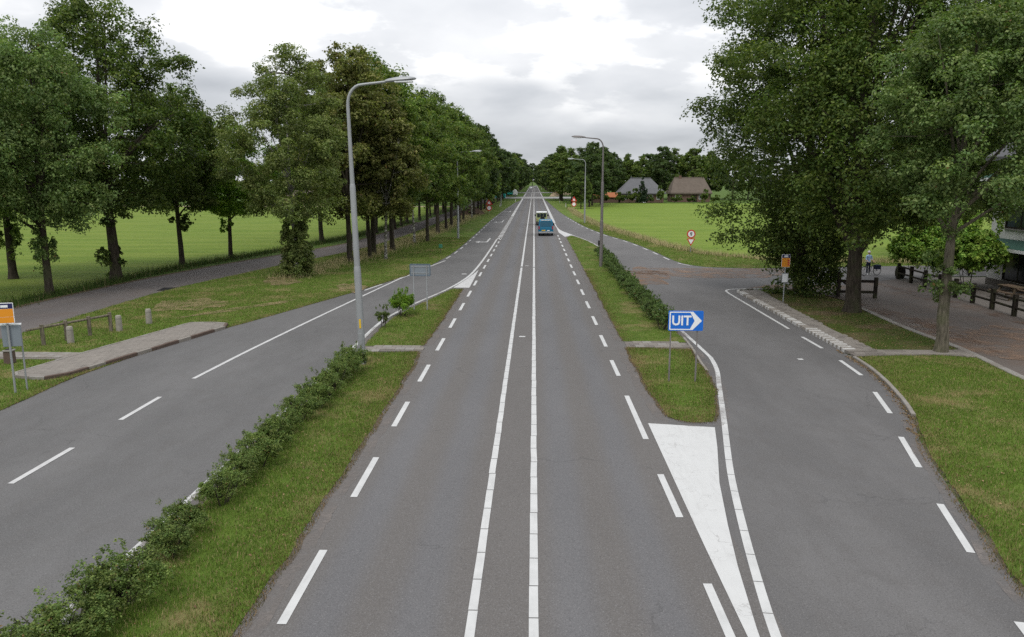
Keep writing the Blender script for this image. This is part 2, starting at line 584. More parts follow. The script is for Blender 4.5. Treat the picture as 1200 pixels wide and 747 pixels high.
M = {}
M['asphalt_main'] = asphalt_mat('asphalt_main', (0.117, 0.114, 0.113), tracks=(-3.25, -1.75, 0.85, 2.35))
M['asphalt_side'] = asphalt_mat('asphalt_side', (0.112, 0.109, 0.107))
M['asphalt_right'] = asphalt_mat('asphalt_right', (0.111, 0.107, 0.105), brown=0.0)
M['asphalt_lane'] = asphalt_mat('asphalt_lane', (0.108, 0.096, 0.091), brown=0.2)
M['asphalt_yard'] = asphalt_mat('asphalt_yard', (0.118, 0.100, 0.088), brown=0.6)
M['asphalt_far'] = asphalt_mat('asphalt_far', (0.24, 0.235, 0.23))
M['paint'] = paint_mat('paint', 0.10)
M['paint_gore'] = paint_mat('paint_gore', 0.12, True)
M['paint_worn'] = paint_mat('paint_worn', 0.30, False, (0.49, 0.485, 0.475))
M['paint_grey'] = paint_mat('paint_grey', 0.42, False, (0.46, 0.46, 0.45))
M['ground'] = grass_ground('ground', (0.055, 0.095, 0.016), (0.085, 0.14, 0.022), (0.13, 0.11, 0.045), 0.3)
M['verge'] = grass_ground('verge', (0.080, 0.132, 0.020), (0.120, 0.182, 0.030), (0.22, 0.178, 0.085), 0.46)
M['verge_litter'] = grass_ground('verge_litter', (0.055, 0.085, 0.016), (0.08, 0.11, 0.022), (0.13, 0.10, 0.06), 0.62)
M['meadow_left'] = grass_ground('meadow_left', (0.104, 0.163, 0.022), (0.138, 0.198, 0.028), (0.19, 0.21, 0.05), 0.12, (0.16, (0.25, 3.2, 1), 0.7, (0.176, 0.215, 0.042)), 0.35)
M['meadow_right'] = grass_ground('meadow_right', (0.118, 0.182, 0.024), (0.152, 0.220, 0.030), (0.19, 0.22, 0.05), 0.10, (0.15, (0.22, 2.2, 1), 0.6, (0.182, 0.230, 0.042)), 0.3)
M['soil'] = plain('soil', (0.105, 0.078, 0.052), 0.95, 0.1, 0, 0.5, 12, 0.8)
M['soil_dark'] = plain('soil_dark', (0.075, 0.052, 0.036), 0.95, 0.1, 0, 0.5, 3, 0.8)
M['concrete'] = plain('concrete', (0.23, 0.215, 0.195), 0.9, 0.2, 0, 0.28, 5, 0.4)
M['slab'] = plain('slab', (0.20, 0.180, 0.158), 0.9, 0.2, 0, 0.3, 2.5, 0.4)
M['slab_mid'] = plain('slab_mid', (0.188, 0.170, 0.150), 0.9, 0.2, 0, 0.25, 1.5, 0.4)
M['slab_dark'] = plain('slab_dark', (0.155, 0.138, 0.122), 0.9, 0.2, 0, 0.3, 2.5, 0.4)
M['slab_white'] = plain('slab_white', (0.42, 0.41, 0.39), 0.85, 0.2, 0, 0.25, 9, 0.3)
M['kerb_brown'] = plain('kerb_brown', (0.105, 0.075, 0.06), 0.9, 0.2, 0, 0.3, 6, 0.4)
M['kerb'] = plain('kerb', (0.22, 0.20, 0.175), 0.9, 0.2, 0, 0.35, 4, 0.4)
M['galv'] = plain('galv', (0.30, 0.31, 0.315), 0.5, 0.4, 0.3, 0.12, 3, 0.05)
M['galv_dark'] = plain('galv_dark', (0.17, 0.155, 0.15), 0.55, 0.4, 0.2, 0.2, 3, 0.1)
M['sign_back'] = plain('sign_back', (0.22, 0.25, 0.28), 0.55, 0.4, 0.3, 0.1, 3)
M['sign_rim'] = plain('sign_rim', (0.10, 0.14, 0.18), 0.5, 0.4, 0.2, 0.1, 5)
M['sign_blue'] = plain('sign_blue', (0.010, 0.135, 0.56), 0.4, 0.4, 0, 0.06, 4)
M['sign_white'] = plain('sign_white', (0.78, 0.79, 0.80), 0.45, 0.4, 0, 0.04, 4)
M['sign_red'] = plain('sign_red', (0.52, 0.035, 0.03), 0.45, 0.4, 0, 0.08, 4)
M['sign_orange'] = plain('sign_orange', (0.72, 0.27, 0.015), 0.45, 0.4, 0, 0.08, 4)
M['sign_navy'] = plain('sign_navy', (0.018, 0.02, 0.09), 0.45, 0.4, 0, 0.1, 4)
M['sign_black'] = plain('sign_black', (0.02, 0.02, 0.022), 0.5, 0.4, 0, 0.1, 4)
M['sign_yellow'] = plain('sign_yellow', (0.65, 0.42, 0.03), 0.5, 0.4, 0, 0.1, 4)
M['wood_grey'] = bark_mat('wood_grey', (0.17, 0.145, 0.11), 1.2)
M['wood_dark'] = bark_mat('wood_dark', (0.030, 0.024, 0.020), 1.2)
M['wood_bench'] = bark_mat('wood_bench', (0.14, 0.10, 0.07), 1.2)
M['stone_post'] = plain('stone_post', (0.27, 0.25, 0.215), 0.95, 0.1, 0, 0.4, 9, 0.8)
M['iron'] = plain('iron', (0.035, 0.033, 0.032), 0.7, 0.3, 0.3, 0.3, 20, 0.2)
M['glass'] = plain('glass', (0.018, 0.022, 0.026), 0.12, 0.6, 0, 0.1, 1)
M['rubber'] = plain('rubber', (0.018, 0.018, 0.018), 0.85, 0.2, 0, 0.2, 12)
M['van_blue'] = plain('van_blue', (0.006, 0.115, 0.205), 0.5, 0.3, 0, 0.06, 2)
M['van_glass'] = plain('van_glass', (0.008, 0.07, 0.12), 0.3, 0.4, 0, 0.1, 2)
M['car_green'] = plain('car_green', (0.30, 0.36, 0.15), 0.45, 0.4, 0, 0.08, 2)
M['white_paint'] = plain('white_paint', (0.72, 0.73, 0.72), 0.45, 0.4, 0, 0.06, 2)
M['red_lamp'] = plain('red_lamp', (0.36, 0.02, 0.02), 0.3, 0.5, 0, 0.1, 9)
M['chrome'] = plain('chrome', (0.45, 0.45, 0.45), 0.3, 0.5, 0.8, 0.05, 9)
M['teal'] = plain('teal', (0.03, 0.36, 0.33), 0.5, 0.3, 0, 0.1, 1)
M['excavator'] = plain('excavator', (0.62, 0.34, 0.03), 0.5, 0.3, 0, 0.15, 2)
M['render_white'] = plain('render_white', (0.62, 0.61, 0.58), 0.9, 0.2, 0, 0.1, 1.2, 0.2)
M['brick'] = plain('brick', (0.13, 0.085, 0.065), 0.9, 0.2, 0, 0.3, 3, 0.3)
M['brick_red'] = plain('brick_red', (0.30, 0.11, 0.05), 0.9, 0.2, 0, 0.25, 2, 0.3)
M['awning'] = plain('awning', (0.035, 0.085, 0.065), 0.8, 0.2, 0, 0.2, 3)
M['roof_grey'] = plain('roof_grey', (0.115, 0.115, 0.12), 0.9, 0.2, 0, 0.25, 0.9, 0.5)
M['thatch'] = plain('thatch', (0.120, 0.098, 0.080), 0.95, 0.1, 0, 0.3, 1.2, 0.8)
M['sand'] = plain('sand', (0.32, 0.17, 0.075), 0.95, 0.1, 0, 0.25, 3, 0.5)
M['heap'] = plain('heap', (0.34, 0.27, 0.18), 0.95, 0.1, 0, 0.25, 0.6, 0.8)
M['skin'] = plain('skin', (0.42, 0.25, 0.17), 0.6, 0.3, 0, 0.1, 9)
M['shirt'] = plain('shirt', (0.33, 0.46, 0.66), 0.85, 0.1, 0, 0.15, 12)
M['trousers'] = plain('trousers', (0.02, 0.026, 0.05), 0.9, 0.1, 0, 0.2, 12)
M['hair_white'] = plain('hair_white', (0.62, 0.60, 0.57), 0.8, 0.2, 0, 0.15, 30)
M['bark_oak'] = bark_mat('bark_oak', (0.056, 0.046, 0.036))
M['bark_light'] = bark_mat('bark_light', (0.120, 0.105, 0.080))
M['bark_birch'] = bark_mat('bark_birch', (0.16, 0.15, 0.13), 1.0, (0.50, 0.48, 0.44))

M['leaf_dark'] = leaf_mat('leaf_dark', (0.0611, 0.0988, 0.0251), (0.1003, 0.1481, 0.0323), (0.1746, 0.2141, 0.0504))
M['leaf_oak'] = leaf_mat('leaf_oak', (0.0761, 0.1251, 0.0282), (0.1268, 0.1858, 0.0396), (0.222, 0.2654, 0.064))
M['leaf_olive'] = leaf_mat('leaf_olive', (0.0943, 0.1508, 0.0488), (0.1546, 0.2201, 0.0683), (0.2451, 0.3058, 0.1096), brown=0.004)
M['leaf_birch'] = leaf_mat('leaf_birch', (0.1021, 0.1352, 0.0406), (0.1531, 0.1893, 0.0562), (0.2279, 0.2535, 0.0858))
M['leaf_rust'] = leaf_mat('leaf_rust', (0.1001, 0.1159, 0.0351), (0.1552, 0.1666, 0.0481), (0.2243, 0.2137, 0.0739), brown=0.02)
M['leaf_bright'] = leaf_mat('leaf_bright', (0.1054, 0.2028, 0.02), (0.1685, 0.2941, 0.0286), (0.2633, 0.3853, 0.0429))
M['leaf_lime'] = leaf_mat('leaf_lime', (0.1229, 0.2392, 0.0323), (0.2211, 0.3645, 0.0524), (0.3809, 0.5012, 0.1008), 0.2)
M['leaf_shrub'] = leaf_mat('leaf_shrub', (0.0638, 0.1043, 0.0208), (0.1064, 0.158, 0.0338), (0.1861, 0.2354, 0.0598), 0.2, brown=0.015)
M['leaf_hedge'] = leaf_mat('leaf_hedge', (0.059, 0.101, 0.026), (0.0963, 0.1517, 0.039), (0.1552, 0.2156, 0.0624), 0.2, brown=0.01)
M['leaf_elm'] = leaf_mat('leaf_elm', (0.043, 0.0715, 0.0242), (0.0683, 0.1035, 0.0327), (0.1088, 0.1454, 0.0484))
M['leaf_pine'] = leaf_mat('leaf_pine', (0.014, 0.032, 0.014), (0.024, 0.048, 0.020), (0.040, 0.066, 0.028), 0.1)
M['blade'] = blade_mat('blade', (0.108, 0.176, 0.026), (0.188, 0.262, 0.044), (0.36, 0.295, 0.14), 0.17, 0.48)
M['blade_litter'] = blade_mat('blade_litter', (0.075, 0.115, 0.020), (0.120, 0.155, 0.030), (0.19, 0.14, 0.075), 0.26, 0.62)
M['blade_tall'] = blade_mat('blade_tall', (0.11, 0.15, 0.035), (0.19, 0.21, 0.065), (0.50, 0.42, 0.23), 0.55, 0.5)
M['blade_nettle'] = blade_mat('blade_nettle', (0.040, 0.075, 0.016), (0.075, 0.12, 0.024), (0.20, 0.17, 0.08), 0.10, 0.2)

# ------------------------------------------------------------------ the setting: ground, roads, verges
ground = sheet('ground', [(-2600, -120), (2600, -120), (2600, 4500), (-2600, 4500)], -0.035, M['ground'], kind='structure')
sheet('meadow', densify([(-30.6, -60), (-30.6, 45), (-30.2, 55), (-29.4, 64), (-27.9, 70), (-26.0, 82), (-24.3, 95), (-22.6, 120), (-21.8, 160), (-21.5, 205), (-420, 215), (-420, -60)], 12),
      -0.022, M['meadow_left'], kind='structure')
sheet('meadow', densify([(15.2, 79), (13.9, 84), (13.0, 93), (11.2, 108), (9.8, 125), (9.0, 150), (8.6, 185), (9.5, 226), (20, 236), (110, 238), (120, 66), (40, 67), (22, 66.5)], 12),
      -0.022, M['meadow_right'], kind='structure')

# left frontage lane behind the verge
FN = curve([(-23.7, -60), (-23.7, 34), (-23.7, 45), (-23.4, 50), (-22.7, 54), (-21.6, 60), (-20.2, 67), (-18.4, 75), (-17.2, 84), (-16.4, 100), (-15.8, 130), (-15.2, 200), (-15, 420)], 1.5)
FF = curve([(-28.7, -60), (-28.7, 41), (-28.5, 46), (-28.1, 51), (-27.4, 56), (-26.3, 62), (-24.9, 68), (-22.6, 77), (-20.6, 87), (-19.7, 110), (-19.2, 140), (-18.8, 200), (-18.6, 420)], 1.5)
lane = sheet('frontage_lane', FN + FF[::-1], 0.0, M['asphalt_lane'], kind='structure')
ribbon('lane_edge_strip', curve([(x - 0.22, y) for x, y in FF if y < 130], 2), 0.45, 0.004, M['soil'], lane)

# left slip road with the bus stop
LE = curve([(-16.4, -60), (-16.4, 10), (-16.4, 23.6), (-16.5, 25.6), (-16.3, 28.0), (-15.6, 32.0), (-14.6, 36.1), (-14.05, 37.9), (-12.75, 42.65), (-11.5, 47.3), (-9.35, 56.8), (-8.15, 68.5), (-7.75, 80), (-7.65, 105), (-7.6, 134), (-7.2, 170), (-6.4, 215), (-5.6, 249), (-4.5, 268)], 0.8)
slip_l = sheet('slip_road', LE + [(-4.4, 268), (-4.4, -60)], 0.004, M['asphalt_side'], kind='structure')

main = sheet('main_road', densify([(-4.72, -60), (3.98, -60), (3.98, 905), (-4.72, 905)], 40), 0.008, M['asphalt_main'], kind='structure')

# right slip road, the side road it leads to and the yard lane beyond
RE_near = curve([(7.2, -60), (7.35, 0), (7.75, 8), (8.45, 12.4), (9.0, 14.6), (9.75, 17.55), (10.55, 20.3), (11.4, 22.5), (12.1, 25.2), (12.6, 28.0), (12.76, 30.2), (12.8, 31.3)], 0.6)
RE_far = curve([(3.9, 275), (4.4, 255), (5.2, 200), (6.0, 160), (6.85, 138), (7.8, 117), (9.35, 99.7), (10.85, 89.4), (11.8, 78.8), (12.3, 69.0), (12.75, 65.2), (13.95, 62.9), (16.0, 62.2), (18, 62.0), (24, 62.9), (30, 64.0), (60, 66.0), (130, 68)], 1.0)
slip_r = sheet('slip_road', RE_near + [(12.8, 48.2), (13.1, 49.1), (14.4, 49.7), (17.7, 49.9), (26, 55.4), (30, 57), (60, 59.5), (130, 61)] + RE_far[::-1] + [(3.8, 275), (3.8, -60)],
               0.004, M['asphalt_right'], kind='structure')
yard = sheet('yard_lane', wob(densify([(17.6, -60), (17.6, 27), (18.05, 33), (17.95, 37), (18.35, 45), (17.7, 50.2), (20.5, 54.0), (25.9, 56.4), (25.7, 50), (24.95, 39), (24.6, 20), (24.5, -60)], 1.2), 0.05, 3), 0.0, M['asphalt_yard'], kind='structure')
terrace = sheet('terrace', [(24.9, 39), (25.7, 50), (25.9, 56.2), (45, 58), (45, 20), (24.6, 20)], -0.006, M['slab_dark'], kind='structure')

# the crossing far ahead shows as two paler bands across the road
for y0, y1 in ((296, 326), (418, 446)):
    sheet('crossing_surface', [(-26, y0), (30, y0), (30, y1), (-26, y1)], 0.0125, M['asphalt_far'], kind='structure')

def sand_mat(name, c, lo, hi):
    t = NT(name)
    n = t.noise(0.9, 7, 0.75)
    f = t.noise(14, 4, 0.7)
    a = t.step(t.math('ADD', n, t.math('MULTIPLY', f, 0.25)), lo, hi)
    b = t.bsdf(t.mix(f, tuple(q * 0.75 for q in c), tuple(q * 1.25 for q in c)), 0.95, 0.1)
    tr = t.n.new('ShaderNodeBsdfTransparent')
    mx = t.n.new('ShaderNodeMixShader')
    t.l.new(t.math('MULTIPLY', a, 0.85), mx.inputs[0]); t.l.new(tr.outputs[0], mx.inputs[1]); t.l.new(b.outputs[0], mx.inputs[2])
    return t.done(mx)


M['sand_film'] = sand_mat('sand_film', (0.27, 0.155, 0.085), 0.42, 0.95)
M['dust_film'] = sand_mat('dust_film', (0.235, 0.160, 0.115), 0.50, 0.82)
M['leaf_film'] = sand_mat('leaf_film', (0.15, 0.092, 0.062), 0.56, 0.90)
M['soil_film'] = sand_mat('soil_film', (0.125, 0.100, 0.070), 0.50, 0.85)
M['crumb_film'] = sand_mat('crumb_film', (0.21, 0.185, 0.168), 0.46, 0.95)

VERGES = []


def verge(poly, mat, amp=0.05, step=0.35, seed=1, z=0.024, soil=0.0, soil_mat='soil'):
    p = wob(densify(poly, step), amp, seed)
    o = sheet('grass_verge', p, z, M[mat], kind='structure', skirt=0.03)
    if soil:      # bare earth and crumbs along the edge
        q = wob(densify(p, 0.3), 0.02, seed + 5)
        w = [soil * (0.25 + abs(math.sin(i * 0.37 + seed) * math.sin(i * 0.113)) + 0.5 * random.random()) for i in range(len(q))]
        ribbon('soil_edge', q + q[:1], [0.75 + 0.3 * v for v in w + w[:1]], 0.0185, M['crumb_film'], o)
        ribbon('soil_edge', q + q[:1], [0.7 * v + 0.05 for v in w + w[:1]], 0.0215, M['soil_film'], o)
    VERGES.append((o, p))
    return p


# left verge between slip road and frontage lane (bus platform stands on it)
LVR = [(x - 0.02, y) for x, y in LE if y < 265]
vl = verge(LVR + [(-4.9, 268), (-14.0, 268)] + [(x + 0.03, y) for x, y in FN if y < 265][::-1], 'verge', 0.05, 0.6, 11)
# left median, cut by the slab path
vm1 = verge([(-4.68, -60), (-4.66, 8), (-4.62, 20), (-4.62, 28), (-4.72, 30.75), (-7.15, 30.6), (-7.22, 20), (-7.25, -60)], 'verge', 0.05, 0.3, 21, soil=0.34)
vm2 = verge([(-4.7, 32.05), (-4.62, 38), (-4.62, 49.2), (-5.25, 49.35)] + curve([(-5.25, 49.35), (-6.05, 45.2), (-6.75, 41.6), (-7.2, 38.4), (-7.25, 35), (-7.2, 31.9)], 0.5)[1:], 'verge', 0.04, 0.3, 22, soil=0.22)
# right median
vr1 = verge([(3.95, 33.2), (4.02, 60), (4.05, 94.5), (4.75, 98.3)] + curve([(4.75, 98.3), (6.0, 91), (6.75, 82), (6.8, 70), (6.75, 50), (6.7, 40), (6.66, 33.0)], 1)[1:], 'verge', 0.04, 0.35, 23, soil=0.2)
vr2 = verge([(3.92, 31.8), (3.93, 24.5), (4.05, 22.3), (4.6, 21.75), (5.25, 21.8), (5.55, 22.6), (5.95, 24.4), (6.25, 26.1), (6.36, 27.6), (6.40, 29.2), (6.55, 31.6)], 'verge', 0.05, 0.25, 24, soil=0.3)
# right verge in front of the slab path, and the island with the oaks
vr3 = verge([(x + 0.10, y) for x, y in RE_near if y < 29.7] + [(12.95, 30.4), (16.3, 30.75), (17.6, 30.3), (17.4, 27), (17.35, -60)], 'verge', 0.05, 0.35, 25, soil=0.16)
vr4 = verge([(14.45, 48.7), (14.15, 41), (14.05, 35.8), (14.15, 31.75), (16.2, 31.55), (17.75, 31.9), (17.7, 36.6), (18.1, 45), (17.6, 49.0), (16.0, 49.5)], 'verge_litter', 0.07, 0.35, 26)
# right verge along the meadow
vr5 = verge([(x + 0.03, y) for x, y in RE_far if 61 < y < 262 and x < 60] + [(60, 69.5), (22, 66.8), (15.2, 79.3), (13.9, 84.3), (13.0, 93), (11.2, 108), (9.8, 125), (9.0, 150), (8.6, 185), (9.2, 262)], 'verge', 0.06, 0.8, 27)

# ------------------------------------------------------------------ painted markings (parts of their road)
ZM = 0.0165


def seg_line(x, y0, y1, w, parent, step, seed):
    rng = np.random.default_rng(seed)
    y = y0
    while y < y1:
        ribbon('line_segment', [(x + rng.normal() * 0.004, y), (x + rng.normal() * 0.004, y + step - 0.025)], w, ZM, M['paint'], parent)
        y += step


seg_line(-0.97, 5.6, 62, 0.155, main, 1.0, 1)
seg_line(0.03, 5.4, 62, 0.155, main, 1.0, 2)
for x in (-0.97, 0.03):
    ribbon('centre_line', [(x, 62.0), (x, 120), (x, 294)], 0.155, ZM, M['paint'], main)
    ribbon('centre_line', [(x, -60), (x, 0), (x, 5.35)], 0.155, ZM, M['paint'], main)
    ribbon('centre_line', [(x, 327), (x, 417)], 0.155, ZM, M['paint_worn'], main)
    ribbon('centre_line', [(x, 447), (x, 904)], 0.16, ZM, M['paint_grey'], main)
for k in range(-2, 17):
    y = 11.1 + 5 * k
    ribbon('edge_dash', [(-4.0, y), (-4.0, y + 2.5)], 0.155, ZM, M['paint'], main)
for y0, y1 in [(8.6, 12.55), (15.25, 17.65), (20.2, 24.5)] + [(27.1 + 4.96 * k, 29.55 + 4.96 * k) for k in range(15)]:
    ribbon('edge_dash', [(3.1, y0), (3.08, y1)], 0.155, ZM, M['paint'], main)
for k in range(22):       # block marking between main road and slip roads
    y = 92.5 + k * 2.6
    ribbon('block_marking', [(-4.15, y), (-4.15, y + 1.4)], 0.55, ZM, M['paint_worn'] if k < 9 else M['paint_grey'], main)
ribbon('edge_line', [(-4.2, 150.5), (-4.2, 294)], 0.5, ZM, M['paint_grey'], main)
ribbon('edge_line', [(3.35, 128), (3.4, 200), (3.4, 294)], 0.5, ZM, M['paint_grey'], main)
for x in (-4.2, 3.5):
    ribbon('edge_line', [(x, 327), (x, 417)], 0.35, ZM, M['paint_grey'], main)
    ribbon('edge_line', [(x, 447), (x, 904)], 0.3, ZM, M['paint_grey'], main)
for px, py in ((612, 395), (617.5, 312), (620.5, 268)):
    c = P(px, py)
    ribbon('road_mark', [(c[0] - 0.14, c[1]), (c[0] + 0.14, c[1])], 0.22, ZM, M['paint'], main)

# left slip road: kerb-side line along the median, middle line, edge dashes, turn arrows
for k in range(12):
    y = 6.8 + k * 2.05
    ribbon('line_segment', [(-7.62, y), (-7.62, y + 2.0)], 0.17, ZM - 0.004, M['paint_worn'], slip_l)
LL = curve([(-7.6, 31.4), (-7.58, 38.0), (-6.9, 42.8), (-5.5, 49.8), (-4.75, 56.5), (-4.5, 66), (-4.42, 78), (-4.4, 92)], 0.6)
ribbon('slip_line', LL, 0.17, ZM, M['paint'], slip_l)
gl = sheet('gore_marking', [(-5.28, 50.0), (-4.22, 50.0), (-4.24, 53), (-4.33, 60.2), (-4.52, 57.6), (-4.82, 54.0)], ZM, M['paint_worn'], slip_l)
for k in range(5):
    y = 7.0 + 4.85 * k
    if y < 23: ribbon('lane_dash', [(-12.2, y - 0.05), (-12.2, y + 2.4)], 0.15, ZM - 0.004, M['paint_worn'], slip_l)
ribbon('lane_line', curve([(-12.13, 26.3), (-11.8, 31.4), (-11.0, 40.5), (-9.6, 54.5), (-9.2, 57.0), (-8.6, 61.8), (-7.75, 67.2)], 0.8), 0.15, ZM - 0.004, M['paint_worn'], slip_l)
for a, b in (((-10.85, 48.6), (-10.3, 51.6)), ((-9.95, 53.8), (-9.4, 56.2))):
    ribbon('edge_dash', [a, b], 0.14, ZM - 0.004, M['paint_worn'], slip_l)
LED = [(x + 0.25, y) for x, y in LE if y > 66]
L_ = length(LED); s = 2.0; k = 0
while s < L_ - 4 and k < 34:
    ribbon('edge_dash', cut(LED, s, s + 2.4), 0.14, ZM - 0.004, M['paint_worn'], slip_l); s += 4.95; k += 1
for y in (87.7, 129.5, 171):
    ox = -6.0
    mb = MB()
    mb.add([(ox - 0.2, y - 0.25, 0), (ox + 0.75, y - 0.25, 0), (ox + 0.75, y + 0.45, 0), (ox - 0.2, y + 0.45, 0)], [(0, 1, 2, 3)])
    mb.add([(ox + 0.55, y + 0.45, 0), (ox + 0.75, y + 0.45, 0), (ox + 0.82, y + 6.0, 0), (ox + 0.62, y + 6.0, 0)], [(0, 1, 2, 3)])
    mb.add([(ox - 0.2, y - 1.1, 0), (ox - 0.2, y + 1.3, 0), (ox - 0.75, y + 0.1, 0)], [(0, 1, 2)])
    o = mb.build('turn_arrow', M['paint_worn'], slip_l); o.location.z = ZM - 0.004
ribbon('road_mark', [P(541, 321.5), P(547, 321.5)], 0.35, ZM - 0.004, M['paint_worn'], slip_l)

# right slip road
GR = sheet('gore_marking', [(3.36, 21.6), (5.22, 21.28), (4.90, 19.6), (4.38, 17.16), (4.02, 14.9), (3.78, 13.2), (3.56, 11.2), (3.45, 9.9), (3.36, 9.9), (3.34, 14)], ZM, M['paint_gore'], slip_r)
RL = curve([(3.62, 8.6), (3.80, 11.0), (3.95, 12.3), (4.27, 14.57), (4.8, 17.79), (5.70, 22.22), (6.48, 26.15), (6.78, 27.6), (6.98, 28.9), (7.10, 30.2)], 0.5)
s = 0.0; L_ = length(RL); k = 0
while s < L_ - 0.3:
    e = min(L_, s + 1.02)
    ribbon('line_segment', cut(RL, s, e - 0.02), 0.165, ZM - 0.004, M['paint'], slip_r); s = e
RL2 = curve([(7.10, 30.2), (7.05, 33), (6.98, 36), (6.98, 44), (7.0, 60), (6.98, 74), (6.92, 82), (6.2, 91), (4.9, 99.8), (3.75, 108.5), (3.45, 116), (3.38, 128)], 0.8)
ribbon('slip_line', RL2, 0.15, ZM - 0.004, M['paint'], slip_r)
sheet('gore_marking', [(3.9, 96.0), (4.95, 98.6), (4.2, 104.4), (3.66, 108.8), (3.4, 114), (3.36, 104)], ZM, M['paint_worn'], slip_r)
sheet_tip = curve([(14.6, 49.95), (13.6, 49.95), (12.75, 49.75), (12.33, 49.1), (12.22, 47.5), (12.2, 42), (12.18, 36.3)], 0.3)
ribbon('edge_line', sheet_tip, 0.14, ZM - 0.004, M['paint'], slip_r)
for a, b in (((12.16, 34.4), (12.18, 32.0)), ((12.08, 29.8), (11.93, 27.45)), ((11.44, 25.2), (10.87, 22.8)), ((10.17, 20.6), (9.55, 18.3)), ((8.93, 16.1), (8.36, 13.85)), ((7.82, 11.5), (7.4, 9.2))):
    ribbon('edge_dash', [a, b], 0.15, ZM - 0.004, M['paint'], slip_r)
RED = [(x - 0.28, y - 0.05) for x, y in RE_far if 63.5 < y < 150]
L_ = length(RED); s = 1.0
while s < L_ - 3:
    ribbon('edge_dash', cut(RED, s, s + 2.3), 0.14, ZM - 0.004, M['paint_worn'], slip_r); s += 4.9
ribbon('road_mark', [P(935, 421.5), P(941, 421.5)], 0.22, ZM - 0.004, M['paint'], slip_r)

# ------------------------------------------------------------------ kerbs and slabs, piece by piece
_piece = {}


def piece(name, sx, sy, sz, mat, parent, loc, rz=0.0, bev=0.008):
    key = (round(sx, 3), round(sy, 3), round(sz, 3), mat, name)
    if key not in _piece:
        mb = MB(); mb.box(-sx / 2, sx / 2, -sy / 2, sy / 2, 0, sz)
        _piece[key] = mb.mesh(name, M[mat], bevel=bev, seg=1)
    o = link(name, _piece[key], parent, loc, rz)
    return o


def slabs(poly, z, parent, mats, s=0.3, t=(0, 0), gap=0.008, limit=290, ang=0.0):
    xs = [p[0] for p in poly]; ys = [p[1] for p in poly]
    rng = np.random.default_rng(len(poly))
    ca, sa = math.cos(ang), math.sin(ang)
    ox, oy = (min(xs) + max(xs)) / 2, (min(ys) + max(ys)) / 2
    Rm = max(max(xs) - min(xs), max(ys) - min(ys))
    n = 0
    row = 0
    v = -Rm
    while v < Rm:
        u = -Rm + (0.5 * s if row % 2 else 0)
        while u < Rm:
            x, y = ox + u * ca - v * sa, oy + u * sa + v * ca
            if inside(poly, np.array([[x, y]]))[0] and n < limit:
                piece('slab', s - gap, s - gap, 0.05, mats[int(rng.integers(len(mats)))], parent, (x, y, z - 0.05 + rng.normal() * 0.002), ang + rng.normal() * 0.006)
                n += 1
            u += s
        v += s; row += 1


def kerb(line, parent, mats, ln=0.5, w=0.12, z=0.14, name='kerb_stone', h=0.2):
    L = length(line)
    n = max(1, int(L / ln)); ln = L / n
    for k in range(n):
        a, b = cut(line, k * ln, (k + 1) * ln)[::len(cut(line, k * ln, (k + 1) * ln)) - 1]
        rz = math.atan2(b[1] - a[1], b[0] - a[0])
        piece(name, round(ln, 2) - 0.012, w, h, mats[k % len(mats)], parent, ((a[0] + b[0]) / 2, (a[1] + b[1]) / 2, z - h + random.uniform(-0.006, 0.006)), rz + random.uniform(-0.01, 0.01), 0.012)


# left bus platform
PL = [(-18.75, 26.55), (-18.35, 26.1), (-17.3, 25.98), (-16.85, 26.5), (-14.75, 35.75), (-15.0, 36.35), (-15.7, 36.6), (-16.75, 36.5), (-18.05, 30.3)]
platform_l = sheet('bus_platform', PL, 0.118, M['slab_mid'], kind='structure', skirt=0.13)
slabs([(-18.6, 26.7), (-17.1, 26.2), (-14.95, 35.8), (-15.6, 36.45), (-16.7, 36.4), (-17.95, 30.3)], 0.13, platform_l, ['slab', 'slab', 'slab', 'slab_mid'], 0.3, ang=-0.22)
kerb([(-17.3, 25.95), (-16.82, 26.45), (-14.7, 35.8), (-14.95, 36.4)], platform_l, ['kerb_brown', 'kerb_brown', 'kerb'], 0.8, 0.14, 0.145)
kerb([(-14.95, 36.42), (-15.75, 36.66), (-16.8, 36.55), (-18.1, 30.35), (-18.8, 26.55), (-18.35, 26.05), (-17.3, 25.95)], platform_l, ['concrete', 'slab'], 0.6, 0.10, 0.14)
fp = sheet('footpath', [(-24, 29.0), (-18.3, 29.0), (-18.1, 30.2), (-24, 30.3)], 0.045, M['slab_dark'], kind='structure', skirt=0.05)
slabs([(-23.9, 29.05), (-18.45, 29.05), (-18.2, 30.15), (-23.9, 30.25)], 0.075, fp, ['slab', 'concrete', 'slab'], 0.3)
# slab crossings on the medians
fl = sheet('footpath', [(-7.2, 30.85), (-4.68, 30.95), (-4.66, 31.9), (-7.2, 31.75)], 0.022, M['slab_dark'], kind='structure')
slabs([(-7.15, 30.9), (-4.72, 31.0), (-4.7, 31.85), (-7.15, 31.7)], 0.05, fl, ['slab', 'slab', 'concrete'], 0.4)
fr = sheet('footpath', [(3.98, 31.9), (6.62, 31.7), (6.66, 32.9), (3.98, 33.1)], 0.022, M['slab_dark'], kind='structure')
slabs([(4.35, 31.9), (6.6, 31.75), (6.62, 32.85), (4.3, 33.05)], 0.05, fr, ['slab', 'slab', 'concrete', 'slab_dark'], 0.4)
kerb(curve([(6.46, 27.9), (6.53, 29.6), (6.68, 31.6), (6.76, 34)], 0.5), fr, ['kerb', 'concrete'], 0.6, 0.10, 0.06, h=0.1)
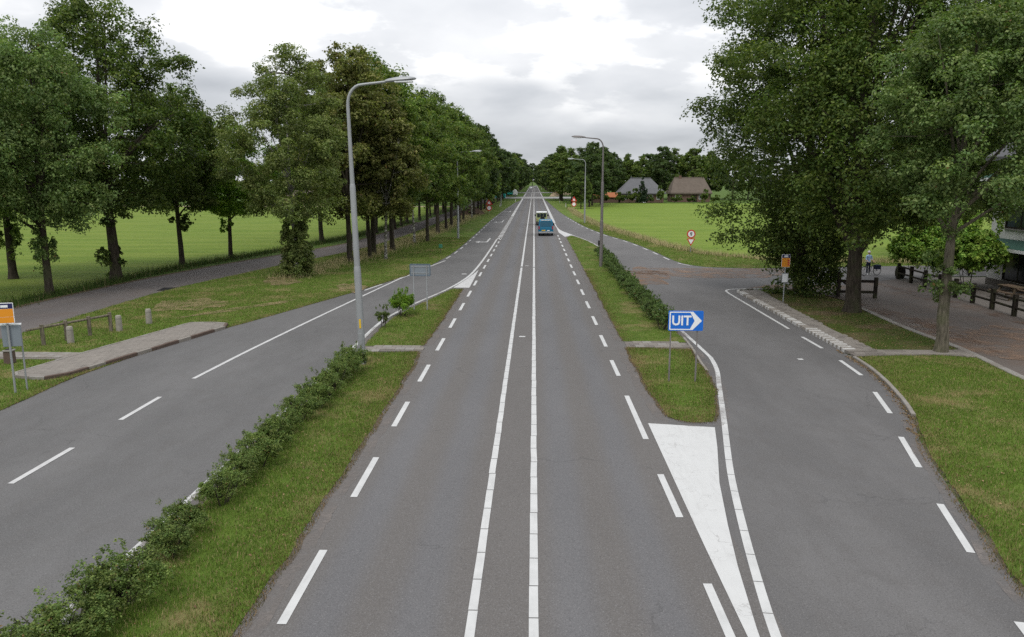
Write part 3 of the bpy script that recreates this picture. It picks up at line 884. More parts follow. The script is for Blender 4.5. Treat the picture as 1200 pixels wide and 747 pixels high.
# right bus platform with white blocks on its kerb
PR = [(12.86, 31.0), (14.1, 31.2), (14.0, 35.8), (14.1, 41), (14.4, 48.8), (13.2, 48.6), (12.86, 48.0)]
platform_r = sheet('bus_platform', PR, 0.108, M['slab_mid'], kind='structure', skirt=0.12)
slabs([(13.2, 31.1), (14.08, 31.3), (13.95, 35.8), (14.05, 41), (14.35, 48.6), (13.3, 48.4)], 0.12, platform_r, ['slab', 'slab', 'slab_mid', 'slab_dark'], 0.3, limit=290)
y = 31.45
k = 0
while y < 48.2:
    white = (k % 2 == 0) if y < 36 else (random.random() < 0.45)
    piece('kerb_stone', 0.52 if (white and y < 36) else 0.34, 0.2, 0.2, 'slab_white' if white else 'kerb', platform_r, (12.98 + (0.08 if white and y < 36 else 0), y, -0.065 + random.uniform(0, 0.012)), random.uniform(-0.03, 0.03), 0.015)
    y += 0.215; k += 1
kerb(curve([(12.86, 48.2), (13.1, 48.9), (13.8, 49.35), (14.6, 49.45)], 0.4), platform_r, ['slab_white', 'slab'], 0.4, 0.16, 0.13)
fq = sheet('footpath', [(12.9, 30.45), (16.25, 30.78), (17.7, 30.4), (18.0, 31.8), (16.2, 31.5), (14.1, 31.6), (12.9, 31.2)], 0.05, M['slab_dark'], kind='structure', skirt=0.05)
slabs([(12.95, 30.5), (16.25, 30.85), (17.65, 30.5), (17.9, 31.7), (16.2, 31.42), (14.1, 31.55), (12.95, 31.15)], 0.075, fq, ['slab', 'slab', 'slab_dark'], 0.4)
kerb([(x + 0.02, y) for x, y in RE_near if 22.0 < y < 31.0], slip_r, ['kerb', 'kerb', 'concrete'], 0.5, 0.13, 0.10)
kerb(curve([(17.42, -5), (17.45, 20), (17.5, 27), (17.95, 32), (17.82, 36.6), (18.2, 44)], 1.0), yard, ['concrete', 'slab', 'concrete'], 0.9, 0.30, 0.06, h=0.12)
# drain grating on the frontage lane
dr = thing('drain_cover', 'dark iron drain cover at the edge of the left frontage lane', 'drain', (-23.75, 48.9, 0.0), 0.15)
mb = MB(); mb.box(-0.55, 0.55, -0.75, 0.75, 0.002, 0.012); mb.build('frame', M['iron'], dr)
for k in range(6):
    mb = MB(); mb.box(-0.45, 0.45, -0.68 + k * 0.24, -0.54 + k * 0.24, 0.012, 0.022); mb.build('bar', M['rubber'], dr)


def blot(cx, cy, rx, ry, rot, mat, label, seed, z=0.0215):
    rng = np.random.default_rng(seed)
    n = 40
    pts = []
    ph = rng.uniform(0, 6, 3)
    for k in range(n):
        a = 2 * math.pi * k / n
        r = 1 + 0.22 * math.sin(2 * a + ph[0]) + 0.15 * math.sin(5 * a + ph[1]) + 0.08 * math.sin(9 * a + ph[2])
        u, v = rx * r * math.cos(a), ry * r * math.sin(a)
        pts.append((cx + u * math.cos(rot) - v * math.sin(rot), cy + u * math.sin(rot) + v * math.cos(rot)))
    o = sheet('loose_sand', pts, z, M[mat], kind='stuff')
    return tag(o, label, 'sand')


blot(8.3, 56.8, 1.5, 5.6, 0.05, 'sand_film', 'orange sand spilled on the asphalt beside the right hedge', 3)
blot(14.5, 59.0, 8.0, 2.9, -0.12, 'dust_film', 'thin reddish dust across the mouth of the side road', 4)
blot(17.5, 51.0, 3.6, 0.9, 0.1, 'sand_film', 'reddish sand at the corner behind the right bus platform', 5)
blot(18.9, 40.0, 0.8, 7.5, 0.0, 'leaf_film', 'brown leaf litter along the left edge of the yard lane', 6)
blot(24.2, 43.0, 0.8, 9.0, 0.05, 'leaf_film', 'brown leaf litter along the dark fence of the yard', 7)
M['bare_film'] = sand_mat('bare_film', (0.25, 0.19, 0.11), 0.46, 0.74)
for k, (px, py, rx, ry, rot, lab) in enumerate([(222, 358, 1.6, 2.6, 0.5, 'bare tan patch in the left verge above the platform'), (285, 362, 0.5, 3.0, -0.6, 'narrow bare track in the left verge right of the bare patch'), (412, 338, 0.8, 2.4, 0.2, 'bare patch in the left verge behind the tall lamp post'), (330, 330, 1.4, 2.0, 0.3, 'bare patch beside the birch with the shrub at its foot')]):
    c_ = P(px, py); blot(c_[0], c_[1], rx, ry, rot, 'bare_film', lab, 20 + k, 0.05)
blot(21.0, 33.0, 3.0, 6.0, 0.3, 'dust_film', 'dusty brown patch in the middle of the yard lane', 8, 0.018)

# ------------------------------------------------------------------ vegetation
def leaf_mesh(name, C, Nn, L, Wd, mat, clump, rng):
    n = len(C)
    up = rng.normal(size=(n, 3))
    u = np.cross(Nn, up); u /= np.linalg.norm(u, axis=1, keepdims=True) + 1e-9
    w = np.cross(Nn, u)
    sc = rng.uniform(0.65, 1.3, (n, 1))
    a = u * (L * 0.5) * sc; b = w * (Wd * 0.5) * sc
    dr = Nn * (L * 0.16) * sc
    V = np.empty((n, 4, 3))
    V[:, 0] = C - a - dr; V[:, 1] = C + b + a * 0.15; V[:, 2] = C + a - dr; V[:, 3] = C - b + a * 0.15
    me = bpy.data.meshes.new(name)
    me.vertices.add(4 * n); me.loops.add(4 * n); me.polygons.add(n)
    me.vertices.foreach_set('co', V.astype(np.float32).ravel())
    me.loops.foreach_set('vertex_index', np.arange(4 * n, dtype=np.int32))
    me.polygons.foreach_set('loop_start', np.arange(0, 4 * n, 4, dtype=np.int32))
    me.update(calc_edges=True)
    at = me.attributes.new('clump', 'FLOAT', 'POINT')
    at.data.foreach_set('value', np.repeat(clump, 4).astype(np.float32))
    me.materials.append(mat)
    return me


def clump_leaves(cl, rng, upbias=0.55):
    """cl: rows of x, y, z, radius, flatness, leaf count -> leaf centres, normals and a value per twig"""
    Cs, Ns, Vs = [], [], []
    for x, y, z, r, fl, n in cl:
        n = int(n)
        k = 7                    # a bough is a handful of leafy twigs, each with its own rounded top
        tw = rng.normal(size=(k, 3)); tw /= np.linalg.norm(tw, axis=1, keepdims=True)
        tw *= r * rng.uniform(0.35, 0.85, (k, 1))
        ts = rng.uniform(0.38, 0.62, k) * r
        ti = rng.integers(k, size=n)
        d = rng.normal(size=(n, 3)); d[:, 2] += 0.45; d /= np.linalg.norm(d, axis=1, keepdims=True)
        p = d * (ts[ti] * rng.uniform(0.45, 1.0, n) ** 0.5)[:, None] + tw[ti]
        loose = rng.uniform(size=n) < 0.08
        p[loose] *= 1.25
        p[:, 2] *= fl
        nn = d * 0.75 + np.array((0, 0, upbias * 0.8)) + rng.normal(size=(n, 3)) * 0.38
        nn /= np.linalg.norm(nn, axis=1, keepdims=True)
        Cs.append(p + np.array((x, y, z))); Ns.append(nn)
        tv = np.clip(rng.normal(0.5, 0.17) + rng.normal(0, 0.12, k), 0, 1)
        Vs.append(tv[ti])
    return np.concatenate(Cs), np.concatenate(Ns), np.concatenate(Vs)


PROF = {
    'oak': lambda t: max(0.0, math.sin(math.pi * min(1, t * 0.86 + 0.16))) ** 0.62,
    'tall': lambda t: max(0.0, math.sin(math.pi * min(1, t * 0.84 + 0.14))) ** 0.75,
    'cone': lambda t: (1 - t) ** 0.75 * min(1, 0.55 + t * 4),
    'birch': lambda t: max(0.0, math.sin(math.pi * min(1, t * 0.80 + 0.18))) ** 0.9,
    'round': lambda t: max(0.0, math.sin(math.pi * min(1, t * 0.9 + 0.08))) ** 0.55,
    'upright': lambda t: float(np.interp(t, (0, 0.14, 0.42, 0.60, 0.80, 1.0), (0.50, 0.70, 1.0, 1.0, 0.85, 0.30))),
}


def tree_meshes(seed, Ht, R, clear, clumps, per, leaf, tr, prof='oak', leafm='leaf_oak', bark='bark_oak', shoots=(), lean=(0, 0), fork=None, csize=0.20, void=0.10, coff=(0, 0), split=()):
    rng = np.random.default_rng(seed)
    ph = rng.uniform(0, 6.28, 4)
    pf = PROF[prof]
    lob = lambda a, t: 1 + 0.16 * math.sin(2 * a + ph[0] + 3 * t) + 0.16 * math.sin(3 * a + ph[1] - 5 * t) + 0.11 * math.sin(5 * a + ph[2] + 9 * t)
    axis = lambda z: np.array((lean[0] * (z / Ht) ** 1.5 + 0.02 * Ht * math.sin(z / Ht * 4 + ph[3]) * (z / Ht), lean[1] * (z / Ht) ** 1.5 + 0.02 * Ht * math.cos(z / Ht * 3 + ph[3]) * (z / Ht), z))
    cl = []
    guard = 0
    while len(cl) < clumps and guard < 40000:
        guard += 1
        t = rng.uniform(0, 1)
        if rng.uniform() > pf(t) ** 1.2 + 0.05: continue
        a = rng.uniform(0, 2 * math.pi)
        rad = R * pf(t) * lob(a, t) * rng.uniform(0.05, 1.0) ** 0.34 * 0.93
        z = clear + t * (Ht - clear)
        if t < 0.25: z += (rad / R) * -0.06 * Ht * rng.uniform(0, 1)
        # gaps: whole pockets of the crown stay empty
        if math.sin(a * 3 + z * 1.1 + ph[0]) * math.sin(z * 0.9 - a * 2 + ph[1]) > 1 - void * 2.2 and rad > 0.45 * R: continue
        c = axis(z) + np.array((rad * math.cos(a) + coff[0], rad * math.sin(a) + coff[1], 0))
        r = R * csize * rng.uniform(0.6, 1.25) * (1.0 if prof != 'cone' else 0.55 + 0.6 * (1 - t))
        cl.append((c[0], c[1], c[2], r, rng.uniform(0.6, 0.85), per * rng.uniform(0.6, 1.3) * (r / (R * csize)) ** 1.6))
    for (z, rr, n, cnt) in shoots:          # leafy shoots on the bole
        for _ in range(cnt):
            a = rng.uniform(0, 6.28); q = rng.uniform(0.3, 1) * rr
            p = axis(z) + np.array((q * math.cos(a), q * math.sin(a), rng.normal() * rr * 0.55))
            cl.append((p[0], p[1], max(0.25, p[2]), rr * rng.uniform(0.3, 0.55), 0.9, n))
    C, Nn, V = clump_leaves(cl, rng)
    crown = leaf_mesh('crown', C, Nn, leaf, leaf * 0.62, M[leafm], V, rng)
    # trunk, limbs, branches
    mb = MB()
    top = clear + (Ht - clear) * 0.86
    zs = [0, 0.25, 0.7, 1.5] + list(np.linspace(2.6, top, 9))
    rs = []
    for z in zs:
        base = tr * (1 - 0.92 * (z / top) ** 0.9)
        rs.append(base * (1.32 if z == 0 else 1.12 if z < 0.3 else 1.0) + 0.015)
    ns = 12 if tr > 0.2 else 8
    mb.tube([tuple(axis(z) + np.array((rng.normal() * 0.02, rng.normal() * 0.02, -0.05 if z == 0 else 0))) for z in zs], rs, ns, cap=True)
    samp = []
    for z0, tgt, k_ in split:          # a second stem leaving the bole low down
        s0 = axis(z0); e_ = np.array(tgt, float); m_ = s0 * 0.45 + e_ * 0.55 + np.array((0.12 * (e_[0] - s0[0]), 0, -0.10 * (e_[2] - z0)))
        pp = [s0 * (1 - q) ** 2 + 2 * m_ * q * (1 - q) + e_ * q * q for q in np.linspace(0, 1, 9)]
        mb.tube([tuple(p) for p in pp], [tr * k_ * (1 - 0.7 * q) for q in np.linspace(0, 1, 9)], 10, cap=False)
        samp += [(p, 0.08) for p in pp[3:]]
    nl = 12
    order = rng.permutation(min(clumps, len(cl)))
    for i in range(min(nl, len(order))):
        c = np.array(cl[order[i]][:3])
        z0 = clear * (0.75 if fork is None else fork) + (max(0.2, c[2] - clear)) * rng.uniform(0.25, 0.6)
        z0 = min(z0, c[2] - 0.4, top * 0.9)
        if z0 < 0.6: continue
        s0 = axis(z0); mid = (s0 + c) / 2 + np.array((0, 0, 0.10 * np.linalg.norm(c - s0))) + rng.normal(size=3) * 0.25
        r0 = max(0.03, tr * (1 - 0.92 * (z0 / top) ** 0.9)) * 0.62
        pts = [s0 * (1 - q) ** 2 + 2 * mid * q * (1 - q) + c * q * q for q in np.linspace(0, 1, 7)]
        mb.tube([tuple(p) for p in pts], [r0 * (1 - 0.82 * q) for q in np.linspace(0, 1, 7)], 6, cap=False)
        samp += [(p, r0 * (1 - 0.82 * q)) for p, q in zip(pts, np.linspace(0, 1, 7))]
    samp += [(axis(z), 0.08) for z in np.linspace(clear * 0.9, top, 10)]
    SP = np.array([p for p, _ in samp])
    for i in order[nl:nl + 90]:
        c = np.array(cl[i][:3])
        j = int(np.argmin(np.linalg.norm(SP - c, axis=1) + 0.6 * np.maximum(0, SP[:, 2] - c[2])))
        p = SP[j]; mid = (p + c) / 2 + rng.normal(size=3) * 0.15
        r0 = min(0.05, samp[j][1] * 0.6) + 0.008
        mb.tube([tuple(p), tuple(mid), tuple(c)], [r0, r0 * 0.7, r0 * 0.3], 4, cap=False)
    trunk = mb.mesh('trunk', M[bark], smooth=True, fix=False)
    return trunk, crown


PROTO = {}


def proto(key, **kw):
    PROTO[key] = tree_meshes(**kw)


def tree(key, name, label, loc, rz=0.0, sc=1.0, group=None, crown_mat=None):
    t = thing(name, label, 'tree', (loc[0], loc[1], 0.0), rz, group)
    t.scale = sc if hasattr(sc, '__len__') else (sc, sc, sc)
    link('trunk', PROTO[key][0], t)
    c = link('crown', PROTO[key][1], t)
    if crown_mat:
        c.material_slots[0].link = 'OBJECT'
        c.material_slots[0].material = M[crown_mat]
    return t


# near right-hand trees
proto('oak_big', seed=3, Ht=23, R=6.8, clear=4.7, clumps=420, per=400, leaf=0.175, tr=0.40, prof='upright', leafm='leaf_dark', fork=0.62, split=((3.1, (2.7, -0.4, 9.5), 0.66), (3.2, (-2.4, 0.8, 9.0), 0.55)))
tree('oak_big', 'oak_tree', 'massive dark oak with a forked trunk beside the yard lane', (17.1, 41.2), 0.0)
proto('oak_low', seed=5, Ht=23, R=6.2, clear=2.6, clumps=420, per=370, leaf=0.175, tr=0.32, prof='upright', leafm='leaf_dark', shoots=((1.9, 2.2, 420, 24),))
tree('oak_low', 'oak_tree', 'dark tree with foliage hanging to the ground behind the right bus stop sign', (16.6, 48.2), 2.0)
proto('oak_front', seed=9, Ht=14.2, R=4.15, clear=6.1, clumps=280, per=420, leaf=0.135, tr=0.24, prof='oak', leafm='leaf_olive', bark='bark_light', shoots=((3.2, 0.9, 130, 9), (2.2, 0.6, 60, 3)), lean=(0.0, 0.0), coff=(0.9, 0.4))
tree('oak_front', 'oak_tree', 'olive green tree with a slim straight trunk on the nearest right verge', (16.75, 31.3), 0.0)
tree('oak_big', 'oak_tree', 'dark tree towering behind the white house at the right edge', (39.5, 66.0), 1.9, 0.95)
tree('oak_low', 'oak_tree', 'dark tree beyond the side road behind the farther lime', (36.0, 69.5), 3.6, 0.80)
tree('oak_low', 'oak_tree', 'dark tree beyond the side road next to the white house', (43.0, 67.5), 5.1, 0.82)

# left: the row along the meadow
proto('elm_a', seed=21, Ht=18, R=6.0, clear=5.2, clumps=270, per=290, leaf=0.21, tr=0.33, prof='tall', leafm='leaf_oak', shoots=((3.4, 1.0, 110, 9), (2.4, 1.1, 110, 6)))
proto('elm_b', seed=22, Ht=19, R=6.0, clear=5.0, clumps=280, per=300, leaf=0.21, tr=0.40, prof='tall', leafm='leaf_dark', shoots=((4.3, 1.1, 120, 8), (1.2, 0.9, 120, 7)), void=0.12)
proto('elm_c', seed=23, Ht=13, R=4.6, clear=4.4, clumps=190, per=290, leaf=0.20, tr=0.22, prof='round', leafm='leaf_dark', shoots=((3.0, 0.8, 110, 6),))
tree('elm_a', 'roadside_tree', 'olive crowned tree at the left picture edge above the bus stop', (-33.2, 41.0), 0.3, (0.80, 0.80, 0.90), crown_mat='leaf_olive')
tree('elm_a', 'roadside_tree', 'leftmost tree with its whole trunk showing before the left meadow', (-30.1, 46.5), 2.2, (0.74, 0.74, 0.88), crown_mat='leaf_olive')
tree('elm_b', 'roadside_tree', 'tallest dark green tree in the row along the left meadow', (-29.7, 53.5), 1.0, (0.98, 0.98, 1.0))
tree('elm_c', 'roadside_tree', 'dark middle-sized tree right of the tallest one along the left meadow', (-29.0, 62.4), 4.0, (1.0, 1.0, 1.1))
tree('elm_c', 'roadside_tree', 'small bright green tree at the right end of the left meadow row', (-27.4, 68.7), 0.2, (0.88, 0.88, 0.92), crown_mat='leaf_bright')
tree('elm_a', 'roadside_tree', 'tree filling the gap behind the leftmost tree of the meadow row', (-37.5, 54.0), 5.0, (0.85, 0.85, 0.97), crown_mat='leaf_oak')

# birches and oaks between the slip road and the frontage lane
proto('birch', seed=31, Ht=16.0, R=4.2, clear=4.4, clumps=260, per=300, leaf=0.155, tr=0.16, prof='birch', leafm='leaf_birch', bark='bark_birch', shoots=((0.7, 1.2, 430, 22), (1.6, 1.1, 400, 18), (2.5, 0.95, 330, 14), (3.3, 0.8, 280, 11), (4.1, 0.75, 240, 9)), void=0.04)
tree('birch', 'birch_tree', 'pale birch with a leafy shrub at its foot on the left verge', (-17.4, 55.6), 0.5, (1.02, 1.02, 1.0))
proto('ave_a', seed=41, Ht=17.6, R=5.4, clear=4.9, clumps=200, per=220, leaf=0.27, tr=0.26, prof='tall', leafm='leaf_oak')
proto('ave_b', seed=42, Ht=18.0, R=5.0, clear=4.7, clumps=190, per=220, leaf=0.27, tr=0.24, prof='tall', leafm='leaf_rust')
proto('ave_c', seed=43, Ht=16.6, R=5.1, clear=4.5, clumps=180, per=220, leaf=0.27, tr=0.20, prof='oak', leafm='leaf_dark')
proto('ave_d', seed=44, Ht=17.0, R=4.2, clear=4.8, clumps=160, per=220, leaf=0.24, tr=0.15, prof='birch', leafm='leaf_birch', bark='bark_birch', lean=(0.9, 0.2))
near_row = [(-15.9, 66.1, 'ave_b', None, 1.0, 'dark trunk nearest the tall lamp post'), (-14.9, 69.4, 'ave_c', 'leaf_rust', 0.88, None), (-15.3, 72.9, 'ave_a', 'leaf_oak', 1.02, None),
            (-13.3, 68.6, 'ave_d', 'leaf_rust', 0.86, 'leaning birch'), (-14.2, 76.9, 'ave_a', None, 0.97, None), (-13.4, 86.2, 'ave_d', None, 0.95, 'straight pale birch'),
            (-12.3, 88.6, 'ave_c', 'leaf_oak', 1.0, None), (-12.7, 101.7, 'ave_a', None, 1.0, None), (-12.5, 110.0, 'ave_c', None, 0.98, None), (-12.6, 117.5, 'ave_b', 'leaf_oak', 1.0, None),
            (-12.2, 126.0, 'ave_a', 'leaf_dark', 0.96, None), (-12.2, 134.5, 'ave_c', None, 1.02, None), (-11.5, 143.5, 'ave_d', 'leaf_dark', 1.0, None)]
for i, (x, y, k, cm, sc, d) in enumerate(near_row):
    lab = ('%s in the left avenue beside the slip road' % d) if d else '%s tree counted from the lamp post in the avenue beside the left slip road' % ORD[i]
    tree(k, 'birch_tree' if k == 'ave_d' else 'avenue_tree', lab, (x, y), i * 1.7, sc, 'avenue trees beside the left slip road', cm)
back_row = [(-24.0, 86.5, 'ave_a', 1.0), (-20.9, 96.5, 'ave_b', 0.96), (-21.1, 103, 'ave_c', 1.0), (-20.0, 110.4, 'ave_a', 0.98), (-20.5, 118.7, 'ave_c', 1.02), (-20.7, 125.8, 'ave_a', 0.95), (-20.3, 137, 'ave_b', 1.0), (-20.2, 150, 'ave_c', 1.0)]
for i, (x, y, k, sc) in enumerate(back_row):
    tree(k, 'avenue_tree', '%s tree of the avenue row on the meadow side of the frontage lane' % ORD[i], (x, y), 1 + i * 2.1, sc, 'avenue trees on the meadow side')

# far avenue and woods
proto('far_a', seed=51, Ht=17.5, R=5.6, clear=4.0, clumps=130, per=160, leaf=0.50, tr=0.28, prof='tall', leafm='leaf_elm')
proto('far_b', seed=52, Ht=16.5, R=5.9, clear=3.3, clumps=130, per=160, leaf=0.50, tr=0.26, prof='oak', leafm='leaf_dark')
FARL = 'far distant tree in the avenue left of the main road'
rng = np.random.default_rng(5)
y = 153.0; i = 0
while y < 900:
    k = ('far_a', 'far_b')[i % 2]
    cm = (None, 'leaf_oak', None, 'leaf_elm')[i % 4]
    tree(k, 'avenue_tree', ('%s of the distant trees in the avenue left of the main road' % ORD[i]) if i < 8 else FARL, (-11.6 + min(2.4, max(0, (y - 250) * 0.008)) + rng.normal() * 0.3 - (0.8 if 285 < y < 330 else 0), y), rng.uniform(0, 6), rng.uniform(0.92, 1.08) * (1.18 if y > 380 else 1.0), 'distant avenue trees on the left', cm)
    tree(('far_b', 'far_a')[i % 2], 'avenue_tree', 'distant tree in the avenue row behind the left frontage lane', (-20.4 + rng.normal() * 0.4, y + 5), rng.uniform(0, 6), rng.uniform(0.9, 1.05), 'distant avenue trees behind the lane')
    y += 10.5 + (y - 150) * 0.035
    i += 1
y = 262.0; i = 0
while y < 900:
    tree(('far_b', 'far_a')[i % 2], 'avenue_tree', ('%s of the distant trees in the avenue right of the main road' % ORD[i]) if i < 6 else 'far distant tree in the avenue right of the main road', (9.6 - min(1.2, max(0, (y - 430) * 0.01)) + rng.normal() * 0.5 + (2.0 if 290 < y < 450 else 0), y if not 292 < y < 330 else y + 34), rng.uniform(0, 6), rng.uniform(0.9, 1.1) * (1.2 if y > 430 else 1.05), 'distant avenue trees on the right', 'leaf_elm' if i % 3 else None)
    y += 13 + (y - 250) * 0.035
    i += 1
# closing wood at the end of the road
for i, (x, y) in enumerate([(-34, 935), (-26, 945), (-17, 932), (-9.5, 940), (-2, 934), (5.5, 942), (13, 933), (21, 944), (30, 936)]):
    tree(('far_a', 'far_b')[i % 2], 'woodland_tree', '%s tree from the left in the wood where the road vanishes' % (ORD[i] if i else 'first'), (x, y), i, 1.45 + 0.1 * math.sin(i * 2.2), 'wood at the end of the road', 'leaf_elm')
# trees round the farms, right of the road
farm_trees = [(11.6, 192, 'far_b', 0.52, 'leaf_dark', 'low bushy tree right behind the far right warning sign'),
              (14.6, 205, 'far_b', 0.90, 'leaf_elm', 'dark broad tree behind the far right lamp post'), (16.2, 216, 'far_a', 0.97, 'leaf_elm', 'dark tall tree left of the grey farmhouse, nearest the road'),
              (19.2, 224, 'far_a', 0.92, 'leaf_elm', 'dark tree above the red outbuilding'), (11.5, 238, 'far_b', 0.95, 'leaf_dark', 'tree standing behind the low bushy roadside tree'),
              (25.5, 266, 'far_a', 0.92, 'leaf_elm', 'tree just left of the grey farmhouse roof'), (32.5, 276, 'far_b', 0.92, 'leaf_dark', 'tree behind the left half of the grey roof'),
              (39.0, 285, 'far_b', 0.90, 'leaf_oak', 'lighter tree behind the middle of the grey roof'), (45.5, 278, 'far_a', 1.05, 'leaf_elm', 'tall dark tree behind the gap between the farmhouses'),
              (51.0, 284, 'far_b', 1.05, 'leaf_dark', 'broad tree behind the left end of the thatched roof'), (57.0, 280, 'far_a', 1.02, 'leaf_oak', 'tree behind the middle of the thatched roof'),
              (63.5, 286, 'far_b', 1.0, 'leaf_dark', 'tree behind the right end of the thatched roof'), (70.0, 276, 'far_a', 0.9, 'leaf_elm', 'tree right of the thatched farmhouse'),
              (77.0, 282, 'far_b', 0.95, 'leaf_dark', 'second tree right of the thatched farmhouse'), (85, 276, 'far_a', 0.95, 'leaf_elm', 'third tree right of the thatched farmhouse'),
              (94, 280, 'far_b', 1.0, 'leaf_elm', 'fourth tree right of the thatched farmhouse'), (46.8, 258, 'far_b', 0.50, 'leaf_dark', 'small round tree between the two farmhouses'),
              (30, 300, 'far_a', 0.95, 'leaf_elm', 'dark background tree behind the left end of the grey roof'), (36.5, 305, 'far_b', 0.9, 'leaf_elm', 'dark background tree behind the conifer'), (43, 300, 'far_a', 0.95, 'leaf_elm', 'dark background tree behind the right end of the grey roof'),
              (49, 305, 'far_b', 1.0, 'leaf_elm', 'dark background tree left of the thatched gable'), (60, 303, 'far_a', 1.0, 'leaf_elm', 'dark background tree behind the thatched ridge'), (67.5, 300, 'far_b', 1.0, 'leaf_elm', 'dark background tree at the right end of the farm wood'),
              (15.5, 258, 'far_b', 1.0, 'leaf_elm', 'dark tree behind the roadside group of trees'), (21.0, 268, 'far_a', 0.98, 'leaf_elm', 'dark tree behind the red outbuilding')]
for i, (x, y, k, sc, cm, lab) in enumerate(farm_trees):
    tree(k, 'farm_tree', lab, (x, y), i * 1.3, sc, 'trees around the farms', cm)
# tree line beyond the left meadow
for i in range(34):
    x = -34 - i * 9.5 + rng.normal() * 2
    tree(('far_b', 'far_a')[i % 2], 'woodland_tree', 'tree in the wooded belt beyond the left meadow', (x, 262 + rng.normal() * 12), rng.uniform(0, 6), rng.uniform(0.75, 1.0), 'wooded belt beyond the left meadow', 'leaf_elm' if i % 3 else None)


# shrubs
def shrub_mesh(seed, rx, ry, h, leaves, leaf, leafm, clumps=26, stems=5):
    rng = np.random.default_rng(seed)
    cl = []
    for _ in range(clumps):
        d = rng.normal(size=3); d /= np.linalg.norm(d); d[2] = abs(d[2]) * rng.choice((1, 1, -0.5))
        q = rng.uniform(0.2, 1) ** 0.5
        cl.append((d[0] * rx * q * 0.85, d[1] * ry * q * 0.85, h * (0.52 + 0.40 * d[2] * q), 0.26 * (rx + ry) / 2 * rng.uniform(0.6, 1.3), 0.85, leaves / clumps * rng.uniform(0.7, 1.3)))
    for _ in range(9):          # wispy shoots standing out of the top
        a = rng.uniform(0, 6.28); q = rng.uniform(0, 0.9)
        cl.append((rx * q * math.cos(a), ry * q * math.sin(a), h * rng.uniform(0.92, 1.12), 0.11 * (rx + ry) / 2, 1.6, leaves / clumps * 0.22))
    C, Nn, V = clump_leaves(cl, rng, 0.4)
    C[:, 2] = np.maximum(C[:, 2], 0.04)
    fol = leaf_mesh('foliage', C, Nn, leaf, leaf * 0.6, M[leafm], V, rng)
    mb = MB()
    for _ in range(stems):
        a = rng.uniform(0, 6.28)
        b = np.array((0.16 * rx * math.cos(a), 0.16 * ry * math.sin(a), 0.0)); t = np.array((0.7 * rx * math.cos(a), 0.7 * ry * math.sin(a), h * 0.8))
        m = (b + t) / 2 + rng.normal(size=3) * 0.05
        mb.tube([tuple(b - np.array((0, 0, 0.04))), tuple(m), tuple(t)], [0.022, 0.016, 0.006], 5, cap=False)
    for _ in range(stems * 4):
        c = cl[int(rng.integers(len(cl)))]
        mb.tube([(0, 0, h * 0.2), (c[0] * 0.6, c[1] * 0.6, c[2] * 0.75), c[:3]], [0.012, 0.008, 0.003], 4, cap=False)
    return fol, mb.mesh('stem', M['bark_oak'], smooth=True, fix=False)


SHR = {}
for k in range(4): SHR['median%d' % k] = shrub_mesh(60 + k, 0.66, 0.80, 1.0, 10500, 0.046, 'leaf_shrub', 44)
for k in range(3): SHR['hedge%d' % k] = shrub_mesh(70 + k, 0.62, 0.85, 1.0, 4200, 0.068, 'leaf_hedge', 30)
SHR['small'] = shrub_mesh(80, 0.46, 0.46, 0.95, 3000, 0.055, 'leaf_shrub', 16, 3)
SHR['round'] = shrub_mesh(81, 0.85, 1.0, 1.3, 13000, 0.06, 'leaf_bright', 44)
SHR['lime'] = shrub_mesh(82, 2.0, 2.1, 4.0, 17000, 0.20, 'leaf_lime', 70, 4)
SHR['farm'] = shrub_mesh(83, 1.5, 1.5, 2.4, 1500, 0.4, 'leaf_dark', 20, 3)


def shrub(key, name, label, loc, rz=0.0, sc=1.0, group=None, cm=None, cat='shrub'):
    t = thing(name, label, cat, (loc[0], loc[1], loc[2] if len(loc) > 2 else 0.03), rz, group)
    t.scale = sc if hasattr(sc, '__len__') else (sc,) * 3
    f = link('foliage', SHR[key][0], t); link('stem', SHR[key][1], t)
    if cm:
        f.material_slots[0].link = 'OBJECT'; f.material_slots[0].material = M[cm]
    return t


med = [(-7.35, 9.3, 1.10, 1.0), (-7.2, 10.35, 1.10, 0.95), (-6.95, 11.5, 1.12, 1.1), (-7.0, 13.25, 0.86, 0.80), (-7.1, 14.15, 0.76, 0.80), (-6.95, 15.6, 0.80, 0.92), (-6.98, 16.75, 0.88, 0.95),
       (-6.95, 17.9, 0.95, 0.98), (-6.95, 19.1, 0.95, 0.98), (-7.05, 20.4, 0.80, 0.85), (-7.0, 21.6, 0.86, 0.95), (-6.9, 22.8, 0.95, 1.0), (-6.9, 24.0, 0.95, 1.0), (-6.88, 25.2, 1.0, 1.05), (-6.85, 26.4, 1.0, 1.05), (-6.9, 27.5, 1.0, 1.1)]
for i, (x, y, w, h) in enumerate(med):
    shrub('median%d' % (i % 4), 'median_shrub', '%s shrub from the bottom of the picture in the left median row' % ORD[i], (x + 0.17, y), i * 2.4 if i % 2 else i * 1.1, (w * 0.84, w * 1.0, h * 0.82), 'shrubs along the left median')
shrub('small', 'median_shrub', 'small topiary-like shrub on a thin stem beyond the slab path', (-7.2, 36.0), 0.3, (0.9, 0.9, 1.0))
shrub('round', 'median_shrub', 'dense bright green shrub in front of the grey sign back', (-6.8, 39.2), 0.2, (0.82, 1.2, 1.0))
n_h = 30
for i in range(n_h):
    y = 35.9 + i * 1.26
    shrub('hedge%d' % (i % 3), 'hedge_shrub', '%s shrub from the blue exit sign in the right median hedge' % ORD[i], (6.12 + 0.12 * math.sin(i * 1.9) + max(0, (y - 55)) * 0.012, y), i * 1.9, (random.uniform(0.75, 0.98), random.uniform(0.85, 1.05), random.uniform(0.70, 1.0) * (1.0 if i else 1.25)), 'shrubs of the right median hedge')
